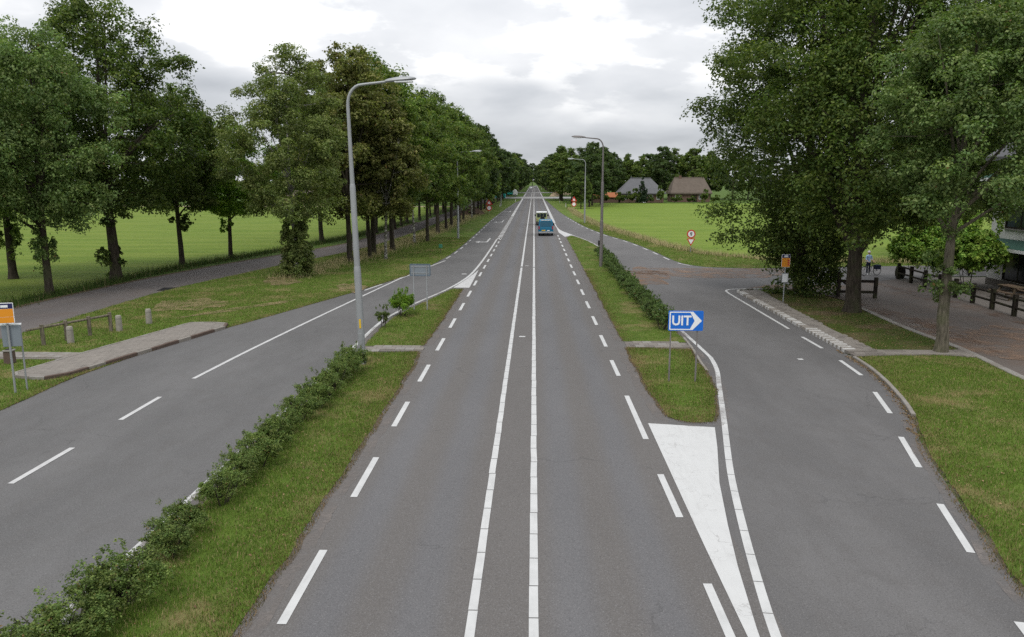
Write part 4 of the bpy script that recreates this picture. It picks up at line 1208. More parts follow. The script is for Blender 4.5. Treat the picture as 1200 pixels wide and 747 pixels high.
shrub('lime', 'lime_bush', 'bright green clipped lime behind the yard fence, farther from the house', (26.9, 54.4, 0), 0.4, (1.0, 1.08, 1.06))
shrub('lime', 'lime_bush', 'bright green clipped lime next to the white house', (28.2, 50.3, 0), 2.2, (1.04, 1.08, 1.08))
shrub('lime', 'lime_bush', 'clipped lime seen between the other two, mostly hidden by the slim trunk', (28.3, 52.3, 0), 4.2, (0.75, 0.75, 0.90))
for i, (x, y, s_, lab) in enumerate([(31.5, 238, (1.4, 1.0, 1.6), 'dark hedge shrub left of the grey farmhouse'), (26.5, 238, (2.2, 0.8, 1.2), 'clipped hedge in front of the red outbuilding'), (21.5, 238, (1.9, 0.8, 1.25), 'clipped hedge left of the red outbuilding front'),
                                     (43.5, 239, (1.6, 0.8, 0.9), 'low hedge right of the grey farmhouse'), (48.0, 239, (1.5, 0.8, 0.8), 'low hedge between the two farmhouses'), (52.5, 240, (1.3, 1.0, 1.5), 'round dark shrub before the thatched farmhouse'),
                                     (38.6, 238, (1.0, 0.9, 1.9), 'upright shrub at the right corner of the grey farmhouse'), (29.6, 239.5, (0.8, 0.9, 1.3), 'small dark shrub left of the conifer'), (35.8, 239.5, (0.9, 0.8, 0.9), 'low shrub just right of the conifer'), (17.0, 238, (1.9, 0.8, 1.3), 'clipped hedge nearest the road, left of the outbuilding'), (55.8, 241, (1.2, 0.9, 0.9), 'low shrub at the right end of the thatched farmhouse')]):
    shrub('farm', 'farm_shrub', lab, (x, y, -0.03), i, s_, 'garden shrubs of the farms')
proto('spruce', seed=90, Ht=9.0, R=2.6, clear=0.6, clumps=150, per=60, leaf=0.4, tr=0.16, prof='cone', leafm='leaf_pine', csize=0.22, void=0.02)
tree('spruce', 'spruce_tree', 'dark pointed conifer in front of the grey farmhouse', (33.0, 237.5), 0.0, (0.72, 0.72, 0.92))


# grass blades
def blades(name, pts, hmin, hmax, wid, mat, label, lean=0.5, rng=R_, z=0.022):
    n = len(pts)
    h = rng.uniform(hmin, hmax, n); a = rng.uniform(0, 6.283, n); b = rng.uniform(0, 6.283, n)
    w = wid * rng.uniform(0.6, 1.3, n)
    ln = rng.uniform(0.1, 1.0, n) * lean * h
    V = np.empty((n, 3, 3))
    V[:, 0, 0] = pts[:, 0] - w * np.cos(a); V[:, 0, 1] = pts[:, 1] - w * np.sin(a); V[:, 0, 2] = z - 0.01
    V[:, 1, 0] = pts[:, 0] + w * np.cos(a); V[:, 1, 1] = pts[:, 1] + w * np.sin(a); V[:, 1, 2] = z - 0.01
    V[:, 2, 0] = pts[:, 0] + ln * np.cos(b); V[:, 2, 1] = pts[:, 1] + ln * np.sin(b); V[:, 2, 2] = z + h
    me = bpy.data.meshes.new(name)
    me.vertices.add(3 * n); me.loops.add(3 * n); me.polygons.add(n)
    me.vertices.foreach_set('co', V.astype(np.float32).ravel())
    me.loops.foreach_set('vertex_index', np.arange(3 * n, dtype=np.int32))
    me.polygons.foreach_set('loop_start', np.arange(0, 3 * n, 3, dtype=np.int32))
    me.update(calc_edges=True)
    me.materials.append(M[mat])
    return tag(link(name, me), label, 'grass', None, 'stuff')


def scatter(poly, dens, box, rng=R_, avoid=()):
    x0, x1, y0, y1 = box
    n = int((x1 - x0) * (y1 - y0) * dens)
    p = np.column_stack((rng.uniform(x0, x1, n), rng.uniform(y0, y1, n)))
    p = p[inside(poly, p)]
    for q in avoid: p = p[~inside(q, p)]
    # tufty: thin out by a cheap pattern
    t = np.sin(p[:, 0] * 5.1 + np.sin(p[:, 1] * 3.7)) * np.sin(p[:, 1] * 4.3 + np.sin(p[:, 0] * 2.9))
    p = p[rng.uniform(size=len(p)) < 0.72 + 0.3 * t]
    return p + rng.normal(size=p.shape) * 0.045


AV = [PL, [(-24, 28.95), (-18, 28.95), (-18, 30.35), (-24, 30.35)]]
blades('grass', scatter(vm1, 1700, (-7.4, -4.5, 8.5, 31)), 0.03, 0.095, 0.0085, 'blade', 'short mown grass on the near left median')
blades('grass', scatter(vm2, 1000, (-7.4, -4.5, 31.5, 50)), 0.03, 0.09, 0.010, 'blade', 'short mown grass on the left median beyond the slab path')
blades('grass', scatter(vr2, 1200, (3.8, 6.8, 21, 32)), 0.03, 0.09, 0.009, 'blade', 'short mown grass around the blue exit sign')
blades('grass', scatter(vr1, 900, (3.8, 7, 33, 60)), 0.025, 0.07, 0.007, 'blade', 'short mown grass on the right median')
blades('grass', scatter(vr1, 450, (3.8, 7, 60, 99)), 0.025, 0.07, 0.010, 'blade', 'short mown grass at the far end of the right median')
blades('grass', scatter(vr3, 1300, (7.5, 17.7, 9, 31)), 0.03, 0.10, 0.0085, 'blade', 'short mown grass on the near right verge')
blades('grass', scatter(vr4, 650, (14, 18.2, 31, 50)), 0.02, 0.07, 0.007, 'blade_litter', 'thin grass and leaf litter under the right oaks')
blades('grass', scatter(vl, 700, (-24, -9, 18, 48), avoid=AV), 0.03, 0.10, 0.011, 'blade', 'mown grass on the left verge around the bus stop')
blades('grass', scatter(vl, 330, (-24, -7, 48, 95)), 0.03, 0.10, 0.012, 'blade', 'mown grass on the left verge below the avenue trees')
blades('grass', scatter(vr5, 260, (6.8, 34, 61, 130)), 0.04, 0.14, 0.012, 'blade', 'grass along the right side road and meadow')
def fringe(poly, dens, box, label, spread=0.09, inset=0.06):
    q = np.array(poly); q2 = np.roll(q, -1, axis=0)
    m = (q[:, 0] > box[0]) & (q[:, 0] < box[1]) & (q[:, 1] > box[2]) & (q[:, 1] < box[3])
    q, q2 = q[m], q2[m]
    L = np.linalg.norm(q2 - q, axis=1)
    n = np.maximum(1, (L * dens)).astype(int)
    i = np.repeat(np.arange(len(q)), n)
    t = R_.uniform(size=(len(i), 1))
    p = q[i] * (1 - t) + q2[i] * t
    d = (q2 - q)[i]; nr = np.column_stack((-d[:, 1], d[:, 0])); nr /= np.linalg.norm(nr, axis=1, keepdims=True) + 1e-9
    sgn = np.where(inside(poly, p + nr * 0.05), 1.0, -1.0)[:, None]
    p = p + nr * sgn * (inset + np.abs(R_.normal(size=(len(i), 1))) * spread * 2.2 - spread)
    blades('grass', p, 0.02, 0.075, 0.009, 'blade_dry', label, 0.9)


M['blade_dry'] = blade_mat('blade_dry', (0.105, 0.098, 0.030), (0.150, 0.135, 0.045), (0.23, 0.16, 0.08), 0.45, 0.6)
fringe(vm1, 420, (-4.9, -4.3, 8, 31), 'dry brownish grass fringe along the main road side of the left median', 0.22)
fringe(vm2, 300, (-4.9, -4.3, 32, 49), 'dry grass fringe along the left median beyond the slab path', 0.12)
fringe(vr2, 420, (3.7, 7, 21, 32), 'dry grass fringe round the tip of the right median', 0.16)
fringe(vr1, 200, (3.7, 4.3, 33, 60), 'dry grass fringe along the main road side of the right median', 0.12)
fringe(vr3, 420, (7.4, 13, 9, 30), 'dry grass fringe along the kerb of the near right verge', 0.30)
fringe(vl, 200, (-16.8, -9, 20, 60), 'dry grass fringe along the left slip road', 0.14)
def fallen(pts, label, z=0.03):
    n = len(pts)
    C = np.column_stack((pts, z + R_.uniform(0, 0.03, n)))
    Nn = np.array((0, 0, 1.0)) + R_.normal(size=(n, 3)) * 0.35; Nn /= np.linalg.norm(Nn, axis=1, keepdims=True)
    tag(link('fallen_leaves', leaf_mesh('fallen_leaves', C, Nn, 0.06, 0.042, M['leaf_fallen'], R_.uniform(0, 1, n), R_)), label, 'leaves', None, 'stuff')


M['leaf_fallen'] = leaf_mat('leaf_fallen', (0.14, 0.085, 0.04), (0.21, 0.135, 0.065), (0.30, 0.21, 0.11), 0.1)
kl = np.array([(x - 0.08, y) for x, y in RE_near if 20.5 < y < 31.5])
fallen(kl[R_.integers(len(kl), size=800)] + np.column_stack((-np.abs(R_.normal(size=800)) * 0.075, R_.uniform(-0.35, 0.35, 800))), 'fallen brown leaves in the gutter of the right slip road', 0.012)
fallen(scatter(vr4, 42, (14, 18.2, 31, 50)), 'fallen brown leaves under the right oaks', 0.045)
fallen(scatter(vr3, 9, (8, 17.5, 12, 31)), 'scattered fallen leaves on the near right verge', 0.05)
fallen(scatter(vm1, 8, (-7.2, -4.6, 9, 31)), 'scattered fallen leaves on the near left median', 0.05)
# ragged long grass
band = lambda c, w, d, jit=1.0: np.concatenate([np.column_stack((np.interp(np.sort(yy := R_.uniform(c[0][1], c[-1][1], int(abs(c[-1][1] - c[0][1]) * w * d))), [q[1] for q in c], [q[0] for q in c]) + R_.normal(size=len(yy)) * w * 0.33, np.sort(yy)))])
blades('tall_grass', band([(-29.5, 20), (-29.6, 45), (-29.3, 54), (-28.6, 62), (-27.0, 69), (-24.8, 80), (-22.6, 96), (-21.2, 130)], 1.5, 95), 0.15, 0.60, 0.018, 'blade_nettle', 'rough dark nettles and weeds along the edge of the left meadow', 0.7, z=-0.03)
blades('tall_grass', band([(-17.8, 54), (-17.0, 62), (-15.8, 70), (-14.6, 82), (-13.6, 100), (-12.8, 130), (-12, 180)], 2.6, 75), 0.12, 0.50, 0.016, 'blade_tall', 'long dry grass under the left avenue trees', 0.7)
blades('tall_grass', band([(15.8, 76), (14.0, 84), (13.0, 93), (11.2, 108), (9.8, 125), (9.0, 150), (8.7, 190)], 1.1, 130), 0.15, 0.70, 0.020, 'blade_tall', 'tall straw coloured grass along the edge of the right meadow', 0.6)
q = R_.uniform(15.5, 40, 6000)
blades('tall_grass', np.column_stack((q, 67.0 + (q - 22) * 0.0 + R_.normal(size=len(q)) * 0.7 + np.maximum(0, 22 - q) * 1.2)), 0.15, 0.6, 0.018, 'blade_tall', 'long grass between the side road and the right meadow', 0.6)

# ------------------------------------------------------------------ street furniture
def lamp(label, loc, rz, mat, Ht=10.5, reach=2.65, sticker=False, box=False, group='street lamps along the road'):
    t = thing('street_lamp', label, 'street lamp', (loc[0], loc[1], 0.0), rz, group)
    mb = MB(); mb.lathe([(0.135, -0.1), (0.135, 3.6), (0.125, 3.75), (0.115, 3.8)], 16); mb.build('lower_pole', M[mat], t, smooth=True)
    mb = MB(); mb.lathe([(0.112, 3.79), (0.108, 6.7), (0.098, 6.8), (0.085, 6.86)], 16); mb.build('middle_pole', M[mat], t, smooth=True)
    z0 = 6.85
    pts = [(0, 0, z0), (0, 0, 8.2), (0, 0, Ht - 1.0)]
    rad = [0.083, 0.07, 0.058]
    for k in range(1, 8):
        a = math.pi / 2 * k / 7
        pts.append((0.55 * (1 - math.cos(a)), 0, Ht - 1.0 + 0.72 * math.sin(a))); rad.append(0.056 - 0.001 * k)
    pts.append((reach - 1.05, 0, Ht - 0.20)); rad.append(0.042)
    mb = MB(); mb.tube(pts, rad, 12); mb.build('upper_pole', M[mat], t, smooth=True)
    hx = reach - 1.1
    mb = MB()
    secs = [(0.0, 0.05, 0.05), (0.12, 0.10, 0.09), (0.45, 0.15, 0.12), (0.85, 0.15, 0.11), (1.08, 0.10, 0.06), (1.13, 0.03, 0.02)]
    vs, fs = [], []
    n = 12
    for dx, wy_, hz in secs:
        for k in range(n):
            a = 2 * math.pi * k / n
            zz_ = math.sin(a) * hz
            vs.append((hx + dx, math.cos(a) * wy_, Ht - 0.19 + 0.06 * dx + (zz_ if zz_ > 0 else zz_ * 0.5)))
    for i in range(len(secs) - 1):
        for k in range(n): fs.append((i * n + k, i * n + (k + 1) % n, (i + 1) * n + (k + 1) % n, (i + 1) * n + k))
    fs.append(tuple(range(n))); fs.append(tuple((len(secs) - 1) * n + k for k in range(n)))
    mb.add(vs, fs); hd = mb.build('lamp_head', M[mat], t, smooth=True)
    mb = MB(); mb.box(hx + 0.35, hx + 1.0, -0.115, 0.115, Ht - 0.245, Ht - 0.19); mb.build('lens', M['sign_white'], hd, bevel=0.02)
    mb = MB(); mb.box(-0.06, 0.06, -0.148, -0.12, 0.7, 1.25); mb.build('access_door', M[mat], t, bevel=0.01)
    if sticker:
        mb = MB(); mb.box(-0.02, 0.05, -0.142, -0.125, 1.45, 1.80); mb.build('sticker', M['sign_yellow'], t)
    if box:
        mb = MB(); mb.box(0.10, 0.26, -0.14, 0.06, 1.75, 2.15); mb.build('control_box', M['iron'], t, bevel=0.015)
    return t


lamp('tall grey street lamp at the end of the left median shrubs', (-6.55, 28.6), 0.0, 'galv', Ht=10.65, reach=2.5, sticker=True).rotation_euler = (0, -0.022, 0)
lamp('brownish street lamp standing on the right median before the hedge end', (5.49, 62.7), math.pi, 'galv_dark', reach=2.5, box=True)
lamp('far street lamp at the edge of the right meadow', (8.29, 126.6), math.pi, 'galv', reach=2.9)
lamp('far street lamp under the left avenue trees', (-9.12, 92.8), 0.0, 'galv', reach=2.9)
lamp('very distant street lamp on the left beyond the parked teal truck', (-9.0, 212), 0.0, 'galv')


def rrect(x0, x1, z0, z1, r, n=5):
    out = []
    for cx, cz, a0 in ((x1 - r, z1 - r, 0), (x0 + r, z1 - r, 90), (x0 + r, z0 + r, 180), (x1 - r, z0 + r, 270)):
        for k in range(n):
            a = math.radians(a0 + 90 * k / (n - 1))
            out.append((cx + r * math.cos(a), cz + r * math.sin(a)))
    return out


def ring_prism(mb, outer, inner, y0, y1):
    n = len(outer)
    vs = [(a, y0, b) for a, b in outer] + [(a, y0, b) for a, b in inner] + [(a, y1, b) for a, b in outer] + [(a, y1, b) for a, b in inner]
    fs = []
    for k in range(n):
        j = (k + 1) % n
        fs += [(k, j, n + j, n + k), (2 * n + k, 3 * n + k, 3 * n + j, 2 * n + j), (k, 2 * n + k, 2 * n + j, j), (n + k, n + j, 3 * n + j, 3 * n + k)]
    mb.add(vs, fs)


def text_mesh(name, body, size, mat, parent, loc, fat=0.012, width=1.0):
    cu = bpy.data.curves.new(name, 'FONT')
    cu.body = body; cu.size = size; cu.align_x = 'CENTER'; cu.align_y = 'CENTER'; cu.offset = fat; cu.extrude = 0.002
    tmp = bpy.data.objects.new(name, cu); COL.objects.link(tmp)
    dg = bpy.context.evaluated_depsgraph_get()
    me = bpy.data.meshes.new_from_object(tmp.evaluated_get(dg))
    bpy.data.objects.remove(tmp)
    me.materials.clear(); me.materials.append(mat)
    o = link(name, me, parent, loc)
    o.rotation_euler = (math.pi / 2, 0, 0)
    o.scale = (width, 1, 1)
    return o


# blue exit sign
c = ((4.89 + 5.66) / 2, 26.3)
es = thing('exit_sign', 'blue exit sign reading UIT with a white arrow on two poles', 'road sign', (c[0], c[1], 0.02), 0.0)
for x in (-0.50, 0.42):
    mb = MB(); mb.lathe([(0.031, -0.1), (0.031, 1.0), (0.024, 1.02), (0.024, 2.5)], 10); mb.build('post', M['galv_dark'], es, smooth=True, loc=(x, 0.04, 0))
pw, p0, p1 = 0.60, 1.83, 2.53
mb = MB(); mb.prism(rrect(-pw, pw, p0, p1, 0.04), -0.012, 0.012); panel = mb.build('sign_panel', M['sign_blue'], es)
ou = [(-pw + 0.035, p0 + 0.05), (-pw + 0.035, p1 - 0.05), (-pw + 0.07, p1 - 0.03), (0.24, p1 - 0.03), (0.55, (p0 + p1) / 2), (0.24, p0 + 0.03), (-pw + 0.07, p0 + 0.03)]
inn = [(-pw + 0.075, p0 + 0.08), (-pw + 0.075, p1 - 0.08), (-pw + 0.09, p1 - 0.065), (0.15, p1 - 0.065), (0.30, (p0 + p1) / 2), (0.15, p0 + 0.065), (-pw + 0.09, p0 + 0.065)]
mb = MB(); ring_prism(mb, ou, inn, -0.017, -0.0125); mb.build('arrow_border', M['sign_white'], panel)
text_mesh('lettering', 'UIT', 0.47, M['sign_white'], panel, (-0.15, -0.0165, (p0 + p1) / 2 - 0.005), 0.011, 0.92)

# back of a sign on the left median
bs = thing('road_sign', 'grey back of a road sign on two posts on the left median', 'road sign', (-6.13, 41.1, 0.02), -0.06)
for x in (-0.36, 0.36):
    mb = MB(); mb.lathe([(0.035, -0.1), (0.035, 0.95), (0.027, 0.97), (0.027, 2.45)], 10); mb.build('post', M['galv'], bs, smooth=True, loc=(x, 0, 0))
mb = MB(); mb.prism(rrect(-0.55, 0.55, 1.88, 2.50, 0.05), 0.03, 0.045); pn = mb.build('sign_panel', M['sign_back'], bs)
mb = MB(); ring_prism(mb, rrect(-0.57, 0.57, 1.86, 2.52, 0.06), rrect(-0.53, 0.53, 1.90, 2.48, 0.05), 0.015, 0.05); mb.build('rim', M['sign_rim'], pn)
for z in (2.02, 2.36):
    mb = MB(); mb.box(-0.5, 0.5, 0.012, 0.03, z - 0.02, z + 0.02); mb.build('bracket', M['galv'], pn)


def round_sign(mb, cx, cz, r, y0, y1, n=24):
    mb.prism([(cx + r * math.cos(2 * math.pi * k / n), cz + r * math.sin(2 * math.pi * k / n)) for k in range(n)], y0, y1)


# ban sign over a give-way triangle
gs = thing('traffic_sign', 'round red-rimmed ban sign above a give-way triangle by the meadow', 'road sign', (15.36, 75.7, 0.02), -0.08)
mb = MB(); mb.lathe([(0.035, -0.1), (0.035, 2.2)], 10); mb.build('post', M['galv'], gs, smooth=True)
mb = MB(); round_sign(mb, 0, 1.78, 0.42, -0.055, -0.035); b1 = mb.build('round_plate', M['sign_red'], gs)
mb = MB(); round_sign(mb, 0, 1.78, 0.30, -0.062, -0.0555); mb.build('white_disc', M['sign_white'], b1)
mb = MB()
mb.box(-0.11, 0.11, -0.067, -0.0625, 1.83, 1.94); mb.box(-0.07, 0.07, -0.067, -0.0625, 1.62, 1.74); mb.box(-0.13, 0.13, -0.067, -0.0625, 1.765, 1.80)
mb.build('pictogram', M['sign_black'], b1)
tri = lambda s, cz: [(-s, cz + s * 0.577), (0, cz - s * 1.155), (s, cz + s * 0.577)]
mb = MB(); mb.prism(tri(0.42, 1.10), -0.055, -0.035); b2 = mb.build('triangle_plate', M['sign_red'], gs)
mb = MB(); mb.prism(tri(0.27, 1.10), -0.062, -0.0555); mb.build('white_triangle', M['sign_white'], b2)


def bus_sign(t, ox, post_h, post=True):
    if post:
        mb = MB(); mb.lathe([(0.036, -0.1), (0.036, post_h)], 10); mb.build('post', M['galv'], t, smooth=True, loc=(ox, 0, 0))


# right bus stop
br = thing('bus_stop_sign', 'orange and navy bus stop flag with a timetable box on the right platform', 'bus stop sign', (14.5, 44.5, 0.03), -0.05)
bus_sign(br, 0.0, 2.15)
mb = MB(); mb.prism(rrect(-0.24, 0.24, 2.02, 2.76, 0.03), -0.05, -0.025); fl_ = mb.build('flag_panel', M['sign_white'], br)
mb = MB(); mb.box(-0.225, 0.225, -0.056, -0.0505, 2.56, 2.745); mb.build('navy_header', M['sign_navy'], fl_)
mb = MB(); mb.box(-0.10, 0.11, -0.061, -0.0565, 2.60, 2.70); mb.build('header_mark', M['sign_white'], fl_)
mb = MB(); mb.box(-0.225, 0.225, -0.056, -0.0505, 2.035, 2.555); mb.build('orange_field', M['sign_orange'], fl_)
for z in (2.13, 2.25, 2.37):
    mb = MB(); mb.box(0.10, 0.19, -0.061, -0.0565, z, z + 0.08); mb.build('line_number', M['sign_red'], fl_)
mb = MB(); mb.box(-0.19, 0.19, -0.075, -0.03, 1.12, 1.68); tb = mb.build('timetable_box', M['galv'], br, bevel=0.015)
mb = MB(); mb.box(-0.15, 0.15, -0.079, -0.0755, 1.17, 1.63); mb.build('timetable', M['sign_white'], tb)

# left bus stop at the picture edge
bl = thing('bus_stop_sign', 'orange and navy bus stop flag with a grey information panel at the left edge', 'bus stop sign', (-17.22, 24.25, 0.03), 0.30)
bus_sign(bl, 0.0, 2.95)
mb = MB(); mb.lathe([(0.03, -0.1), (0.03, 2.2)], 10); mb.build('post', M['galv'], bl, smooth=True, loc=(0.26, 0.30, 0))
mb = MB(); mb.prism(rrect(-0.26, 0.24, 2.35, 3.03, 0.03), -0.07, -0.04); fl_ = mb.build('flag_panel', M['sign_white'], bl)
mb = MB(); mb.box(-0.245, 0.225, -0.076, -0.0705, 2.84, 3.01); mb.build('navy_header', M['sign_navy'], fl_)
mb = MB(); mb.box(-0.12, 0.09, -0.081, -0.0765, 2.88, 2.96); mb.build('header_mark', M['sign_white'], fl_)
mb = MB(); mb.box(-0.245, 0.225, -0.076, -0.0705, 2.57, 2.83); mb.build('orange_field', M['sign_orange'], fl_)
mb = MB(); mb.box(-0.245, 0.225, -0.076, -0.0705, 2.37, 2.56); mb.build('orange_field', M['sign_orange'], fl_)
mb = MB(); mb.box(-0.22, 0.34, 0.05, 0.11, 1.55, 2.28); ip = mb.build('information_panel', M['sign_back'], bl, bevel=0.012)
mb = MB(); mb.box(-0.25, 0.37, 0.04, 0.12, 2.27, 2.32); mb.build('panel_cap', M['sign_white'], ip)
lb = thing('litter_bin', 'small weathered concrete litter bin behind the left bus stop sign', 'litter bin', (-20.2, 28.35, 0.0), 0.1)
mb = MB(); mb.box(-0.16, 0.16, -0.16, 0.16, 0, 0.50, top=0.94); bb = mb.build('bin_body', M['kerb_brown'], lb, bevel=0.03)
mb = MB(); mb.box(-0.175, 0.175, -0.175, 0.175, 0.501, 0.56); mb.build('bin_rim', M['concrete'], lb, bevel=0.02)
mb = MB(); mb.box(-0.11, 0.11, -0.11, 0.11, 0.561, 0.58); mb.build('opening', M['iron'], lb)

# leaning rail for bicycles
rl = thing('bicycle_rail', 'weathered timber rail on four posts beside the left bus platform', 'rail', (0, 0, 0.0))
rp = [(-20.95, 31.6), (-20.55, 32.6), (-20.15, 33.7), (-19.75, 34.75)]
for x, y in rp:
    mb = MB(); mb.box(-0.07, 0.07, -0.07, 0.07, -0.1, 0.92); o = mb.build('post', M['wood_grey'], rl, bevel=0.012); o.location = (x, y, 0); o.rotation_euler = (random.uniform(-0.03, 0.03), random.uniform(-0.03, 0.03), 0.3)
for a, b in zip(rp[:-1], rp[1:]):
    mb = MB(); mb.tube([(a[0], a[1], 0.80), (b[0], b[1], 0.80)], 0.055, 8); mb.build('rail', M['wood_grey'], rl, smooth=True)
mb = MB(); mb.tube([(-20.95, 31.6, 0.80), (-21.25, 31.0, 0.78)], 0.05, 8); mb.build('rail_end', M['wood_grey'], rl, smooth=True)
bol_mesh = None
for i, ((x, y), lab) in enumerate(zip([(-20.08, 32.1), (-19.42, 34.85), (-18.93, 36.7)], ['stubby stone bollard in front of the timber rail', 'stubby stone bollard at the right end of the timber rail', 'lone stubby stone bollard nearest the tip of the left platform'])):
    b = thing('stone_bollard', lab, 'bollard', (x, y, 0.0), i * 0.7, 'stone bollards by the left bus stop')
    if bol_mesh is None:
        mb = MB(); mb.lathe([(0.145, -0.1), (0.145, 0.1), (0.135, 0.55), (0.130, 0.72), (0.105, 0.76)], 14); bol_mesh = mb.mesh('shaft', M['stone_post'], smooth=True)
        mb = MB(); mb.lathe([(0.139, 0.60), (0.139, 0.64)], 14); band_mesh = mb.mesh('band', M['concrete'], smooth=True)
    link('shaft', bol_mesh, b); link('band', band_mesh, b)

# small green marker post on the left verge
gp = thing('marker_post', 'small green plastic marker on a short stake under the left avenue', 'marker', (-9.0, 74.1, 0.03))
mb = MB(); mb.lathe([(0.03, -0.1), (0.03, 0.55)], 8); mb.build('stake', M['wood_grey'], gp, smooth=True)
mb = MB(); mb.box(-0.17, 0.17, -0.05, 0.05, 0.5, 0.85); mb.build('head', plain('marker_green', (0.06, 0.25, 0.16), 0.5), gp, bevel=0.02)


def warn(label, loc, s=0.72, z=1.9):
    t = thing('warning_sign', label, 'road sign', (loc[0], loc[1], 0.02), 0.0, 'far roadworks signs')
    mb = MB(); mb.lathe([(0.04, -0.1), (0.04, z + 0.9)], 8); mb.build('post', M['galv'], t, smooth=True)
    up = [(-s, z), (s, z), (0, z + s * 1.73)]
    mb = MB(); mb.prism(up, -0.06, -0.04); p = mb.build('triangle_plate', M['sign_red'], t)
    si = s * 0.45
    mb = MB(); mb.prism([(-si, z + 0.26 * s), (si, z + 0.26 * s), (0, z + 0.26 * s + si * 1.73)], -0.067, -0.0605); mb.build('white_triangle', M['sign_white'], p)
    mb = MB(); round_sign(mb, 0, z - s * 0.95, s * 0.8, -0.06, -0.04, 20); p2 = mb.build('round_plate', M['sign_red'], t)
    mb = MB(); round_sign(mb, 0, z - s * 0.95, s * 0.55, -0.067, -0.0605, 20); mb.build('white_disc', M['sign_white'], p2)


warn('red and white roadworks signs at the left verge before the soil heap', (-9.3, 161))
warn('red and white roadworks signs at the right verge by the bushy tree', (9.6, 186.5))
rpst = None
for i, (px, py, lab) in enumerate([(586, 243, 'left'), (604, 237, 'left'), (656, 238, 'right'), (663, 243, 'right'), (634.5, 222.5, 'right')]):
    x, y = P(px, py)
    t = thing('reflector_post', '%s white reflector post on the %s edge of the far road' % (ORD[(0, 1, 1, 0, 2)[i]], lab), 'reflector post', (x, y, 0.0), 0, 'reflector posts')
    if rpst is None:
        mb = MB(); mb.box(-0.07, 0.07, -0.04, 0.04, -0.05, 1.0); rpst = mb.mesh('shaft', M['white_paint'], bevel=0.01)
        mb = MB(); mb.box(-0.05, 0.05, -0.047, -0.0405, 0.75, 0.92); rred = mb.mesh('reflector', M['sign_red'])
    link('shaft', rpst, t); link('reflector', rred, t)


# ------------------------------------------------------------------ vehicles
def wheel(parent, x, y, r=0.33, w=0.22):
    Mx = Matrix.Translation((x, y, r)) @ Matrix.Rotation(math.pi / 2, 4, 'Y')
    mb = MB(); mb.lathe([(r * 0.6, -w / 2), (r * 0.92, -w / 2), (r, -w * 0.3), (r, w * 0.3), (r * 0.92, w / 2), (r * 0.6, w / 2)], 20, M=Mx)
    o = mb.build('wheel', M['rubber'], parent, smooth=True)
    mb = MB(); mb.lathe([(r * 0.2, -w * 0.53), (r * 0.58, -w * 0.52), (r * 0.58, w * 0.52), (r * 0.2, w * 0.53)], 16, M=Mx); mb.build('rim', M['chrome'], o, smooth=True)


def body(profile, halfw, top_in, z_belt, mat, name, parent, bev=0.06):
    """side outline (y, z) spread across the width, leaning in above the belt line"""
    mb = MB()
    zt = max(z for _, z in profile)
    f = lambda z: halfw - top_in * max(0, (z - z_belt) / (zt - z_belt))
    n = len(profile)
    vs = [(-f(z), y, z) for y, z in profile] + [(f(z), y, z) for y, z in profile]
    fs = [tuple(range(n)), tuple(range(2 * n - 1, n - 1, -1))] + [(k, n + k, n + (k + 1) % n, (k + 1) % n) for k in range(n)]
    mb.add(vs, fs)
    return mb.build(name, mat, parent, smooth=True, bevel=bev, seg=3)


van = thing('van', 'blue delivery van seen from behind driving away on the main road', 'van', (1.52, 97.4, 0.008))
body([(0, 0.45), (-0.03, 0.9), (0.06, 1.15), (0.22, 1.88), (0.35, 1.95), (3.3, 1.97), (3.7, 1.88), (4.25, 1.25), (4.85, 1.05), (4.95, 0.5), (4.8, 0.3), (0.1, 0.3)], 0.95, 0.13, 1.1, M['van_blue'], 'body', van)
lean = Matrix.Translation((0, 0.052, 1.17)) @ Matrix.Rotation(-0.215, 4, 'X')
mb = MB(); mb.prism(rrect(-0.72, 0.72, 0.04, 0.60, 0.09), -0.015, 0.02, M=lean); mb.build('rear_window', M['van_glass'], van)
for s_ in (-1, 1):
    mb = MB(); mb.box(s_ * 0.85 - 0.07, s_ * 0.85 + 0.07, -0.05, 0.10, 0.85, 1.25); mb.build('tail_light', M['red_lamp'], van, bevel=0.015)
    mb = MB(); mb.box(s_ * 1.08 - 0.10, s_ * 1.08 + 0.10, 3.55, 3.65, 1.12, 1.42); mb.build('mirror', M['rubber'], van, bevel=0.03)
    mb = MB(); mb.box(s_ * 0.93 - 0.035, s_ * 0.93 + 0.035, 1.0, 2.1, 1.25, 1.72, M=None); mb.build('side_window', M['glass'], van, bevel=0.01)
    wheel(van, s_ * 0.83, 0.85); wheel(van, s_ * 0.83, 3.9)
mb = MB(); mb.box(-0.94, 0.94, -0.13, 0.10, 0.34, 0.56); bp = mb.build('bumper', M['chrome'], van, bevel=0.05)
mb = MB(); mb.box(-0.52, -0.05, -0.06, -0.035, 0.66, 0.78); mb.build('number_plate', M['sign_yellow'], van)
mb = MB(); mb.box(0.16, 0.5, -0.06, -0.035, 0.66, 0.75); mb.build('badge', M['sign_white'], van)
mb = MB(); mb.box(-0.60, 0.60, 0.16, 0.30, 1.93, 1.985); mb.build('roof_highlight', M['white_paint'], van, bevel=0.015)  # highlight on the rear roof edge, put in as a white strip

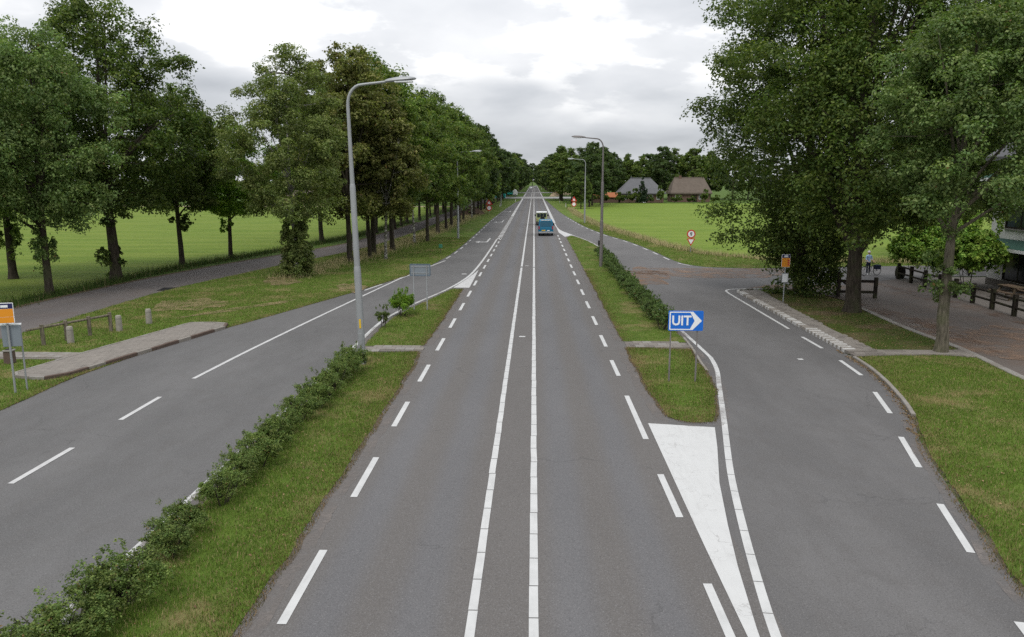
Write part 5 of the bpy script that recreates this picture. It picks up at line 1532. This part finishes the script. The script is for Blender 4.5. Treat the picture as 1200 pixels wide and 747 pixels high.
jeep = thing('off_road_car', 'pale green off-road car with a white roof ahead of the blue van', 'car', (1.22, 121.0, 0.008))
body([(0, 0.55), (-0.02, 1.1), (0.05, 1.9), (0.14, 1.93), (2.5, 1.93), (2.85, 1.2), (3.9, 1.1), (3.95, 0.5), (0.1, 0.45)], 0.85, 0.07, 1.15, M['car_green'], 'body', jeep, 0.04)
mb = MB(); mb.box(-0.83, 0.83, -0.06, 2.45, 1.90, 2.06); mb.build('roof', M['white_paint'], jeep, bevel=0.05)
for x0, x1 in ((-0.7, -0.27), (-0.22, 0.22), (0.27, 0.7)):
    mb = MB(); mb.box(x0, x1, -0.03, 0.08, 1.22, 1.80); mb.build('rear_window', M['glass'], jeep, bevel=0.02)
for s_ in (-1, 1):
    mb = MB(); mb.box(s_ * 0.72 - 0.06, s_ * 0.72 + 0.06, -0.06, 0.03, 0.85, 1.0); mb.build('tail_light', M['red_lamp'], jeep, bevel=0.015)
    mb = MB(); mb.box(s_ * 1.02 - 0.12, s_ * 1.02 + 0.12, 2.5, 2.58, 1.30, 1.56); mb.build('mirror', M['rubber'], jeep, bevel=0.02)
    wheel(jeep, s_ * 0.74, 0.65, 0.38); wheel(jeep, s_ * 0.74, 3.1, 0.38)
Mx = Matrix.Translation((0.15, -0.06, 1.0)) @ Matrix.Rotation(math.pi / 2, 4, 'X')
mb = MB(); mb.lathe([(0.1, -0.02), (0.33, -0.02), (0.36, 0.06), (0.33, 0.16), (0.1, 0.18)], 20, M=Mx); mb.build('spare_wheel', M['rubber'], jeep, smooth=True)
mb = MB(); mb.box(-0.85, 0.85, -0.12, 0.05, 0.42, 0.6); mb.build('bumper', M['iron'], jeep, bevel=0.03)


def far_car(label, x, y, mat, rz, h=1.5):
    t = thing('car', label, 'car', (x, y, 0.008), rz, 'tiny cars far down the road')
    body([(0, 0.3), (0, h * 0.55), (0.5, h * 0.6), (1.0, h), (2.6, h), (3.3, h * 0.6), (4.2, h * 0.52), (4.25, 0.3)], 0.88, 0.2, h * 0.6, mat, 'body', t, 0.05)
    mb = MB(); mb.box(-0.68, 0.68, 0.6, 3.05, h * 0.64, h * 0.93, top=0.86); mb.build('window_band', M['glass'], t)
    for s_ in (-1, 1):
        wheel(t, s_ * 0.78, 0.8, 0.3); wheel(t, s_ * 0.78, 3.4, 0.3)


far_car('tiny white car coming towards the camera far down the road', -2.4, 620, M['white_paint'], math.pi)
far_car('tiny pale van leaving far down the road', 1.6, 700, M['galv'], 0.0, 2.1)

# ------------------------------------------------------------------ roadworks at the far crossing
tk = thing('truck', 'teal box truck with a white cab parked at the far left crossing', 'truck', (-9.0, 335, 0.0), -math.pi / 2 + 0.05)
mb = MB(); mb.box(-1.2, 1.2, -5.6, -0.2, 0.9, 3.3); mb.build('cargo_box', M['teal'], tk, bevel=0.04)
mb = MB(); mb.prism([(0.0, 0.5), (0.0, 3.0), (1.3, 3.0), (1.9, 1.9), (2.0, 0.5)], -1.15, 1.15, 'x'); cb = mb.build('cab', M['white_paint'], tk, bevel=0.06)
mb = MB(); mb.prism([(1.28, 2.75), (1.86, 1.85), (1.92, 1.90), (1.36, 2.82)], -1.0, 1.0, 'x'); mb.build('windscreen', M['glass'], cb)
mb = MB(); mb.box(-0.9, 0.9, -5.5, 1.5, 0.55, 0.9); mb.build('chassis', M['iron'], tk)
for s_ in (-1, 1):
    for yy in (-4.6, -3.4, 0.9): wheel(tk, s_ * 1.0, yy, 0.5, 0.3)
sc_ = thing('site_cabin', 'teal and white stacked site cabin among the left avenue trunks', 'cabin', (-13.0, 300, 0.0), 0.0)
mb = MB(); mb.box(-1.9, 1.9, 0, 6, 0.15, 2.35); mb.build('lower_cabin', M['teal'], sc_, bevel=0.04)
mb = MB(); mb.box(-1.9, 1.9, 0, 6, 2.4, 4.4); up_ = mb.build('upper_cabin', M['galv'], sc_, bevel=0.04)
for x in (-1.0, 0.9):
    mb = MB(); mb.box(x - 0.5, x + 0.5, -0.03, 0.05, 3.0, 3.9); mb.build('window', M['glass'], up_)
mb = MB(); mb.box(-1.8, 1.8, 0.3, 5.7, 0.0, 0.15); mb.build('base_frame', M['iron'], sc_)
ex = thing('excavator', 'small yellow excavator at the right of the far crossing', 'excavator', (11.0, 352, 0.0), 0.5)
for s_ in (-1, 1):
    mb = MB(); mb.box(s_ * 0.95 - 0.25, s_ * 0.95 + 0.25, -1.6, 1.6, 0, 0.7); mb.build('track', M['iron'], ex, bevel=0.2)
mb = MB(); mb.box(-1.1, 1.1, -1.5, 1.3, 0.75, 1.7); mb.build('engine_deck', M['excavator'], ex, bevel=0.12)
mb = MB(); mb.box(-1.05, -0.1, 0.0, 1.35, 1.7, 2.8, top=0.9); cbn = mb.build('cab', M['glass'], ex, bevel=0.08)
mb = MB(); mb.box(-1.0, -0.15, 0.1, 1.25, 2.81, 2.9); mb.build('cab_roof', M['excavator'], cbn)
mb = MB(); mb.tube([(0.4, 1.0, 1.4), (0.4, 2.8, 3.6), (0.4, 4.6, 3.2)], [0.26, 0.24, 0.18], 6); mb.build('boom', M['excavator'], ex)
mb = MB(); mb.tube([(0.4, 4.6, 3.3), (0.4, 5.3, 1.2)], [0.2, 0.13], 6); mb.build('arm', M['excavator'], ex)
mb = MB(); mb.prism([(5.0, 1.3), (5.7, 1.2), (5.7, 0.5), (5.2, 0.25), (4.9, 0.7)], 0.0, 0.8, 'x'); mb.build('bucket', M['iron'], ex)


def heap(name, label, cat, x, y, rx, ry, h, mat, seed, group=None):
    rng = np.random.default_rng(seed)
    n, m = 22, 9
    vs, fs = [], []
    for i in range(m):
        t_ = i / (m - 1)
        for k in range(n):
            a = 2 * math.pi * k / n
            r = (1 - t_ * 0.96) * (1 + 0.12 * math.sin(3 * a + seed) + 0.07 * rng.normal())
            vs.append((rx * r * math.cos(a), ry * r * math.sin(a), h * (math.sin(t_ * math.pi / 2) ** 1.1) * (1 + 0.10 * rng.normal()) - (0.08 if i == 0 else 0)))
    fs = [(i * n + k, i * n + (k + 1) % n, (i + 1) * n + (k + 1) % n, (i + 1) * n + k) for i in range(m - 1) for k in range(n)]
    fs.append(tuple((m - 1) * n + k for k in range(n)))
    t = thing(name, label, cat, (x, y, 0), 0, group)
    mb = MB(); mb.add(vs, fs); o = mb.build('mound', M[mat], t, smooth=True)
    mb = MB()
    for _ in range(26):
        a = rng.uniform(0, 6.28); q = rng.uniform(0.1, 0.95)
        s_ = rng.uniform(0.12, 0.32)
        px, py, pz = rx * q * math.cos(a), ry * q * math.sin(a), h * (1 - q) ** 0.8
        mb.lathe([(s_ * 0.5, pz - s_ * 0.3), (s_, pz + s_ * 0.1), (s_ * 0.5, pz + s_ * 0.6)], 6, M=Matrix.Translation((px, py, 0)))
    mb.build('clod', M[mat], t)


heap('soil_heap', 'dark brown soil heap on the left verge beside the avenue', 'soil heap', -13.0, 160, 2.6, 9.0, 1.5, 'soil_dark', 1)
heap('sand_heap', 'pale sand heap right of the far crossing, nearer the road', 'sand heap', 9.0, 338, 2.4, 4.5, 1.7, 'heap', 2)
heap('sand_heap', 'pale sand heap right of the far crossing, behind the excavator', 'sand heap', 16.0, 372, 3.5, 5.0, 2.2, 'heap', 3)


# ------------------------------------------------------------------ farms and the white house
def win(parent, x0, x1, z0, z1, y, fm='white_paint', d=0.08):
    mb = MB(); ring_prism(mb, [(x0, z0), (x1, z0), (x1, z1), (x0, z1)], [(x0 + 0.1, z0 + 0.1), (x1 - 0.1, z0 + 0.1), (x1 - 0.1, z1 - 0.1), (x0 + 0.1, z1 - 0.1)], y - d, y + 0.02)
    w = mb.build('window', M[fm], parent)
    mb = MB(); mb.box(x0 + 0.1, x1 - 0.1, y - 0.03, y + 0.01, z0 + 0.1, z1 - 0.1); mb.build('pane', M['glass'], w)
    return w


def hip_roof(parent, x0, x1, y0, y1, z0, z1, hip, mat, over=0.5, th=0.3):
    x0 -= over; x1 += over; y0 -= over; y1 += over
    ym = (y0 + y1) / 2
    mb = MB()
    base = [(x0, y0, z0), (x1, y0, z0), (x1, y1, z0), (x0, y1, z0)]
    vs = base + [(x, y, z0 + th) for x, y, _ in base] + [(x0 + hip, ym, z1), (x1 - hip, ym, z1)]
    fs = [(0, 3, 2, 1), (0, 1, 5, 4), (1, 2, 6, 5), (2, 3, 7, 6), (3, 0, 4, 7), (4, 5, 9, 8), (5, 6, 9), (6, 7, 8, 9), (7, 4, 8)]
    mb.add(vs, fs)
    rf = mb.build('roof', M[mat], parent)
    mb = MB(); mb.tube([(x0 + hip, ym, z1), (x1 - hip, ym, z1)], 0.16, 8); mb.build('ridge', M[mat], rf)
    return rf


fa = thing('farmhouse', 'low farmhouse with a big grey hipped roof across the right meadow', 'farmhouse', (26.2, 243, 0))
mb = MB(); mb.box(0.8, 14.2, 0.5, 9.5, 0, 3.1); mb.build('wall', M['brick'], fa)
hip_roof(fa, 0.8, 14.2, 0.5, 9.5, 2.6, 7.5, 4.2, 'roof_grey', 0.7)
for x0 in (2.0, 4.6, 9.8, 12.0): win(fa, x0, x0 + 1.1, 1.0, 2.3, 0.5)
mb = MB(); mb.box(7.6, 8.7, 0.42, 0.55, 0, 2.15); mb.build('door', M['white_paint'], fa)
fb = thing('farmhouse', 'thatched brown farmhouse right of the grey one', 'farmhouse', (43.8, 250, 0))
mb = MB(); mb.box(0.5, 12.5, 0.5, 9.5, 0, 3.0); mb.build('wall', M['brick'], fb)
rf = hip_roof(fb, 0.5, 12.5, 0.5, 9.5, 2.5, 7.7, 1.8, 'thatch', 0.6, 0.45)
mb = MB(); mb.box(3.2, 4.0, 4.6, 5.4, 7.2, 8.4); mb.build('chimney', M['brick'], rf)
win(fb, 1.4, 2.8, 0.9, 2.3, 0.5); win(fb, 9.0, 10.4, 0.9, 2.3, 0.5)
mb = MB(); mb.box(7.0, 8.4, 0.42, 0.55, 0, 2.2); mb.build('door', M['wood_dark'], fb)
fc = thing('outbuilding', 'low red tiled outbuilding left of the grey farmhouse', 'outbuilding', (18.2, 243, 0))
mb = MB(); mb.box(0, 8.0, 0, 5, 0, 1.7); mb.build('wall', M['brick'], fc)
mb = MB(); mb.prism([(-0.4, 1.6), (2.5, 2.9), (5.4, 1.6), (5.4, 1.75), (2.5, 3.1), (-0.4, 1.75)], -0.3, 8.3, 'x'); mb.build('roof', M['brick_red'], fc)

# white house at the right edge: facade along the yard
wh = thing('white_house', 'white rendered house with green awnings at the right edge', 'house', (31.0, 53.2, 0))
mb = MB(); mb.box(0, 11, -22, 0, 0, 8.3); mb.build('wall', M['render_white'], wh)
mb = MB(); mb.prism([(-0.6, 8.25), (5.5, 12.4), (11.6, 8.25), (11.6, 8.5), (5.5, 12.7), (-0.6, 8.5)], -22.5, 0.5, 'y'); mb.build('roof', M['roof_grey'], wh)
mb = MB(); mb.box(-0.03, 0.06, -22, 0, 0, 0.45); mb.build('plinth', M['slab_dark'], wh)


def side_win(y0, y1, z0, z1, door=False):
    mb = MB()
    o_ = [(y0, z0), (y1, z0), (y1, z1), (y0, z1)]; i_ = [(y0 + 0.1, z0 + 0.1), (y1 - 0.1, z0 + 0.1), (y1 - 0.1, z1 - 0.1), (y0 + 0.1, z1 - 0.1)]
    ring_prism(mb, o_, i_, 0.0, 1.0)
    mb.v = [(-0.09 + 0.10 * b, a, z) for a, b, z in mb.v]
    w = mb.build('door' if door else 'window', M['wood_dark'], wh)
    mb = MB(); mb.box(-0.03, 0.012, y0 + 0.1, y1 - 0.1, z0 + 0.1, z1 - 0.1); mb.build('pane', M['glass'], w)
    mb = MB(); mb.box(-0.05, -0.031, (y0 + y1) / 2 - 0.04, (y0 + y1) / 2 + 0.04, z0 + 0.1, z1 - 0.1); mb.build('mullion', M['wood_dark'], w)
    if not door:
        mb = MB(); mb.box(-0.14, 0.0, y0 - 0.1, y1 + 0.1, z0 - 0.1, z0 - 0.005); mb.build('sill', M['concrete'], w)


for k in range(3):
    y1 = -1.6 - k * 6.2
    side_win(y1 - 3.2, y1, 3.9, 5.3)
    side_win(y1 - 3.4, y1 - 0.3, 0.5, 2.4, True)
for z, nm in ((2.75, 'lower'), (7.15, 'upper')):
    mb = MB(); mb.prism([(0.02, z + 0.45), (-1.25, z), (-1.25, z - 0.05), (0.02, z + 0.39)], -21, -0.3, 'y'); aw = mb.build('awning', M['awning'], wh)
    mb = MB(); mb.box(-1.27, -1.23, -21, -0.3, z - 0.22, z - 0.02); mb.build('valance', M['sign_white'], aw)
    for yy in (-0.35, -5, -10, -15, -20.9):
        mb = MB(); mb.tube([(0, yy, z - 0.6), (-1.2, yy, z - 0.03)], 0.025, 6); mb.build('strut', M['sign_white'], aw)

# dark post-and-rail fence of the yard
fence = thing('timber_fence', 'dark post-and-rail timber fence along the terrace of the white house', 'fence', (0, 0, 0))
fl2 = curve([(26.1, 55.4), (25.75, 50), (25.35, 45), (25.0, 39.5), (24.8, 33), (24.7, 27)], 0.5)
L_ = length(fl2); nb = int(L_ / 2.1)
post_me = None
for k in range(nb + 1):
    a = cut(fl2, max(0, k * L_ / nb - 0.02), min(L_, k * L_ / nb + 0.02))[0]
    if post_me is None:
        mb = MB(); mb.box(-0.10, 0.10, -0.10, 0.10, -0.1, 1.15); post_me = mb.mesh('post', M['wood_dark'], bevel=0.015)
    link('post', post_me, fence, (a[0], a[1], 0), random.uniform(-0.1, 0.1))
    if k < nb:
        b = cut(fl2, (k + 1) * L_ / nb - 0.02, (k + 1) * L_ / nb)[0]
        for z in (0.45, 0.92):
            mb = MB(); mb.tube([(a[0] - 0.0, a[1], z), (b[0], b[1], z + random.uniform(-0.02, 0.02))], 0.07, 6); mb.build('rail', M['wood_dark'], fence)
gt = thing('timber_fence', 'short dark braced fence panel between the two oaks', 'fence', (18.45, 46.6, 0), -0.15)
for x in (0, 1.05, 2.1):
    mb = MB(); mb.box(x - 0.10, x + 0.10, -0.1, 0.1, -0.1, 1.5 if x == 0 else 1.25); mb.build('post', M['wood_dark'], gt, bevel=0.015)
for z in (0.35, 1.0):
    mb = MB(); mb.box(0.1, 2.0, -0.05, 0.05, z - 0.08, z + 0.08); mb.build('rail', M['wood_dark'], gt, bevel=0.01)
mb = MB(); mb.tube([(0.1, -0.06, 1.05), (1.0, -0.06, 0.35)], 0.06, 6); mb.build('brace', M['wood_dark'], gt)
sp = thing('marker_post', 'thin brown stake at the corner behind the dark tree', 'post', (18.2, 52.0, 0))
mb = MB(); mb.box(-0.05, 0.05, -0.05, 0.05, -0.1, 0.9); mb.build('stake', M['wood_dark'], sp, bevel=0.01)
mb = MB(); mb.box(-0.055, 0.055, -0.055, 0.055, 0.9, 0.95); mb.build('cap', M['kerb_brown'], sp)
ba = thing('barrel', 'dark wooden barrel at the far end of the yard fence', 'barrel', (26.5, 56.0, 0))
mb = MB(); mb.lathe([(0.26, 0), (0.34, 0.25), (0.36, 0.42), (0.34, 0.6), (0.27, 0.84)], 18); mb.build('staves', M['wood_dark'], ba, smooth=True)
for z, r in ((0.16, 0.325), (0.68, 0.325)):
    mb = MB(); mb.lathe([(r, z - 0.03), (r + 0.015, z), (r, z + 0.03)], 18); mb.build('hoop', M['iron'], ba, smooth=True)
for i, (x, y, rz, lab) in enumerate([(28.6, 46.2, 1.6, 'wooden picnic bench on the terrace before the white house'), (28.4, 42.6, 1.5, 'wooden picnic bench on the terrace nearer the camera')]):
    pb = thing('picnic_bench', lab, 'bench', (x, y, 0), rz, 'picnic benches on the terrace')
    for k in range(4):
        mb = MB(); mb.box(-0.95, 0.95, -0.38 + k * 0.195, -0.20 + k * 0.195, 0.72, 0.77); mb.build('table_board', M['wood_bench'], pb, bevel=0.008)
    for s_ in (-1, 1):
        mb = MB(); mb.box(-0.95, 0.95, s_ * 0.78 - 0.14, s_ * 0.78 + 0.14, 0.42, 0.47); mb.build('seat_board', M['wood_bench'], pb, bevel=0.008)
        for x2 in (-0.7, 0.7):
            mb = MB(); mb.tube([(x2, s_ * 0.25, 0.72), (x2, s_ * 0.7, -0.02)], 0.05, 4); mb.build('leg', M['wood_bench'], pb)
    for x2 in (-0.7, 0.7):
        mb = MB(); mb.box(x2 - 0.03, x2 + 0.03, -0.9, 0.9, 0.34, 0.42); mb.build('cross_beam', M['wood_bench'], pb)

# low farm things beyond the left meadow
sh = thing('shed', 'low brown shed at the far edge of the left meadow', 'shed', (-72, 222, 0))
mb = MB(); mb.box(0, 16, 0, 6, 0, 2.3); mb.build('wall', M['brick'], sh)
mb = MB(); mb.prism([(-0.4, 2.2), (3, 3.8), (6.4, 2.2), (6.4, 2.4), (3, 4.0), (-0.4, 2.4)], -0.4, 16.4, 'x'); mb.build('roof', M['thatch'], sh)
sheet('farm_track', wob(densify([(-400, 206), (-22, 204), (-22, 209), (-400, 212)], 8), 0.3, 9), -0.012, M['heap'], kind='structure')

# ------------------------------------------------------------------ the person with the bicycle
def skin_body(name, nodes, edges, root, parent, mats, pick):
    me = bpy.data.meshes.new(name)
    me.from_pydata([n[:3] for n in nodes], edges, [])
    o = bpy.data.objects.new(name, me); COL.objects.link(o)
    md = o.modifiers.new('skin', 'SKIN')
    md.use_smooth_shade = True
    sv = me.skin_vertices[0].data
    for i, n in enumerate(nodes):
        sv[i].radius = (n[3], n[4] if len(n) > 4 else n[3]); sv[i].use_root = (i == root)
    ss = o.modifiers.new('sub', 'SUBSURF'); ss.levels = 1; ss.render_levels = 1
    dg = bpy.context.evaluated_depsgraph_get()
    m2 = bpy.data.meshes.new_from_object(o.evaluated_get(dg))
    bpy.data.objects.remove(o)
    m2.materials.clear()
    for m in mats: m2.materials.append(m)
    for p in m2.polygons: p.material_index = pick(p.center); p.use_smooth = True
    return link(name, m2, parent)


pn_ = thing('person', 'person in a light blue shirt and dark trousers standing with a bicycle', 'person', (25.0, 57.9, 0.01), 0.3)
nodes = [(0, 0, 0.95, 0.15, 0.11), (0, 0, 1.12, 0.15, 0.10), (0, 0, 1.32, 0.18, 0.11), (0, 0, 1.45, 0.11, 0.08), (0, 0, 1.52, 0.055), (0, -0.01, 1.60, 0.085, 0.09), (0, -0.01, 1.70, 0.085, 0.09)]
edges = [(0, 1), (1, 2), (2, 3), (3, 4), (4, 5), (5, 6)]
for s_ in (-1, 1):
    b = len(nodes)
    nodes += [(s_ * 0.10, 0, 0.86, 0.085), (s_ * 0.11, -0.02, 0.50, 0.06), (s_ * 0.11, 0.0, 0.10, 0.042), (s_ * 0.12, -0.12, 0.045, 0.04), (s_ * 0.12, -0.19, 0.035, 0.03)]
    edges += [(0, b), (b, b + 1), (b + 1, b + 2), (b + 2, b + 3), (b + 3, b + 4)]
    b = len(nodes)
    nodes += [(s_ * 0.20, 0, 1.42, 0.055), (s_ * 0.27, -0.02, 1.16, 0.043), (s_ * 0.24, -0.22, 1.02, 0.032), (s_ * 0.23, -0.28, 1.0, 0.035, 0.018)]
    edges += [(3, b), (b, b + 1), (b + 1, b + 2), (b + 2, b + 3)]
    hnd = b + 3
    for k, ln in enumerate((0.075, 0.085, 0.08, 0.065)):
        f0 = len(nodes)
        nodes += [(s_ * (0.205 + 0.018 * k), -0.32, 0.995, 0.009), (s_ * (0.205 + 0.018 * k), -0.30 - ln * 0.8, 0.97, 0.008), (s_ * (0.205 + 0.018 * k), -0.29 - ln * 0.7, 0.945, 0.007)]
        edges += [(hnd, f0), (f0, f0 + 1), (f0 + 1, f0 + 2)]
    f0 = len(nodes)
    nodes += [(s_ * 0.195, -0.29, 0.985, 0.010), (s_ * 0.185, -0.33, 0.97, 0.008)]
    edges += [(hnd, f0), (f0, f0 + 1)]


def pick(c):
    if c.z < 0.085: return 3
    if c.z < 0.96 and abs(c.x) < 0.20 and c.y > -0.2: return 2
    if c.z > 1.50: return 0
    if abs(c.x) > 0.17 and c.z < 1.14: return 0
    return 1


skin_body('body', nodes, edges, 0, pn_, [M['skin'], M['shirt'], M['trousers'], M['white_paint']], pick)
mb = MB()
mb.lathe([(0.103, 1.655), (0.108, 1.70), (0.095, 1.755), (0.055, 1.795), (0.01, 1.805)], 14, M=Matrix.Translation((0, 0.02, 0)))
mb.build('hair', M['hair_white'], pn_, smooth=True)
mb = MB(); mb.lathe([(0.012, -0.02), (0.016, 0.0), (0.006, 0.03)], 8, M=Matrix.Translation((0, -0.105, 1.645))); mb.build('nose', M['skin'], pn_, smooth=True)
for s_ in (-1, 1):
    mb = MB(); mb.lathe([(0.006, -0.008), (0.012, 0), (0.006, 0.008)], 8, M=Matrix.Translation((s_ * 0.033, -0.095, 1.672))); mb.build('eye', M['sign_black'], pn_, smooth=True)
    mb = MB(); mb.lathe([(0.008, -0.025), (0.016, 0.0), (0.008, 0.025)], 8, M=Matrix.Translation((s_ * 0.092, 0.0, 1.65))); mb.build('ear', M['skin'], pn_, smooth=True)
mb = MB(); mb.box(-0.025, 0.025, -0.108, -0.09, 1.597, 1.604); mb.build('mouth', M['sign_red'], pn_)

bk = thing('bicycle', 'dark city bicycle with a rear pannier held by the person', 'bicycle', (25.0, 57.45, 0.01), 0.25)


def torus(mb, cx, cz, R, r, n=28, m=6):
    vs, fs = [], []
    for i in range(n):
        a = 2 * math.pi * i / n
        for j in range(m):
            b = 2 * math.pi * j / m
            q = R + r * math.cos(b)
            vs.append((cx + q * math.cos(a), r * math.sin(b), cz + q * math.sin(a)))
    for i in range(n):
        for j in range(m): fs.append((i * m + j, i * m + (j + 1) % m, ((i + 1) % n) * m + (j + 1) % m, ((i + 1) % n) * m + j))
    mb.add(vs, fs)


for cx in (-0.55, 0.55):
    mb = MB(); torus(mb, cx, 0.35, 0.33, 0.02); w_ = mb.build('wheel', M['rubber'], bk, smooth=True)
    mb = MB(); torus(mb, cx, 0.35, 0.305, 0.012)
    for k in range(12):
        a = 2 * math.pi * k / 12
        mb.tube([(cx, 0, 0.35), (cx + 0.3 * math.cos(a), 0, 0.35 + 0.3 * math.sin(a))], 0.003, 3, cap=False)
    mb.build('rim', M['chrome'], w_)
mb = MB()
for a, b in (((-0.42, 0, 0.88), (-0.55, 0, 0.35)), ((-0.43, 0, 0.82), (-0.02, 0, 0.30)), ((0.12, 0, 0.80), (-0.02, 0, 0.30)), ((-0.42, 0, 0.80), (0.10, 0, 0.62)), ((0.12, 0, 0.75), (0.55, 0, 0.35)), ((-0.02, 0, 0.30), (0.55, 0, 0.35))):
    mb.tube([a, b], 0.017, 6)
mb.build('frame', M['iron'], bk, smooth=True)
mb = MB(); mb.tube([(-0.40, 0, 0.88), (-0.40, 0, 1.04)], 0.014, 6); mb.tube([(-0.30, -0.28, 1.04), (-0.42, -0.15, 1.06), (-0.42, 0.15, 1.06), (-0.30, 0.28, 1.04)], 0.013, 6); mb.build('handlebar', M['chrome'], bk, smooth=True)
mb = MB(); mb.prism([(0.02, -0.03), (0.02, 0.03), (0.25, 0.10), (0.28, 0.0), (0.25, -0.10)], 0.90, 0.96, 'z'); mb.build('saddle', M['rubber'], bk, bevel=0.02)
mb = MB(); mb.tube([(0.12, 0, 0.78), (0.14, 0, 0.91)], 0.013, 6); mb.build('seat_post', M['chrome'], bk, smooth=True)
mb = MB(); mb.box(0.34, 0.74, -0.18, 0.18, 0.46, 0.78); mb.build('pannier', M['trousers'], bk, bevel=0.03)
for s_ in (-1, 1):
    mb = MB(); mb.box(-0.05, 0.05, s_ * 0.12 - 0.04, s_ * 0.12 + 0.04, 0.30 + s_ * 0.12 - 0.01, 0.30 + s_ * 0.12 + 0.01); mb.build('pedal', M['rubber'], bk)
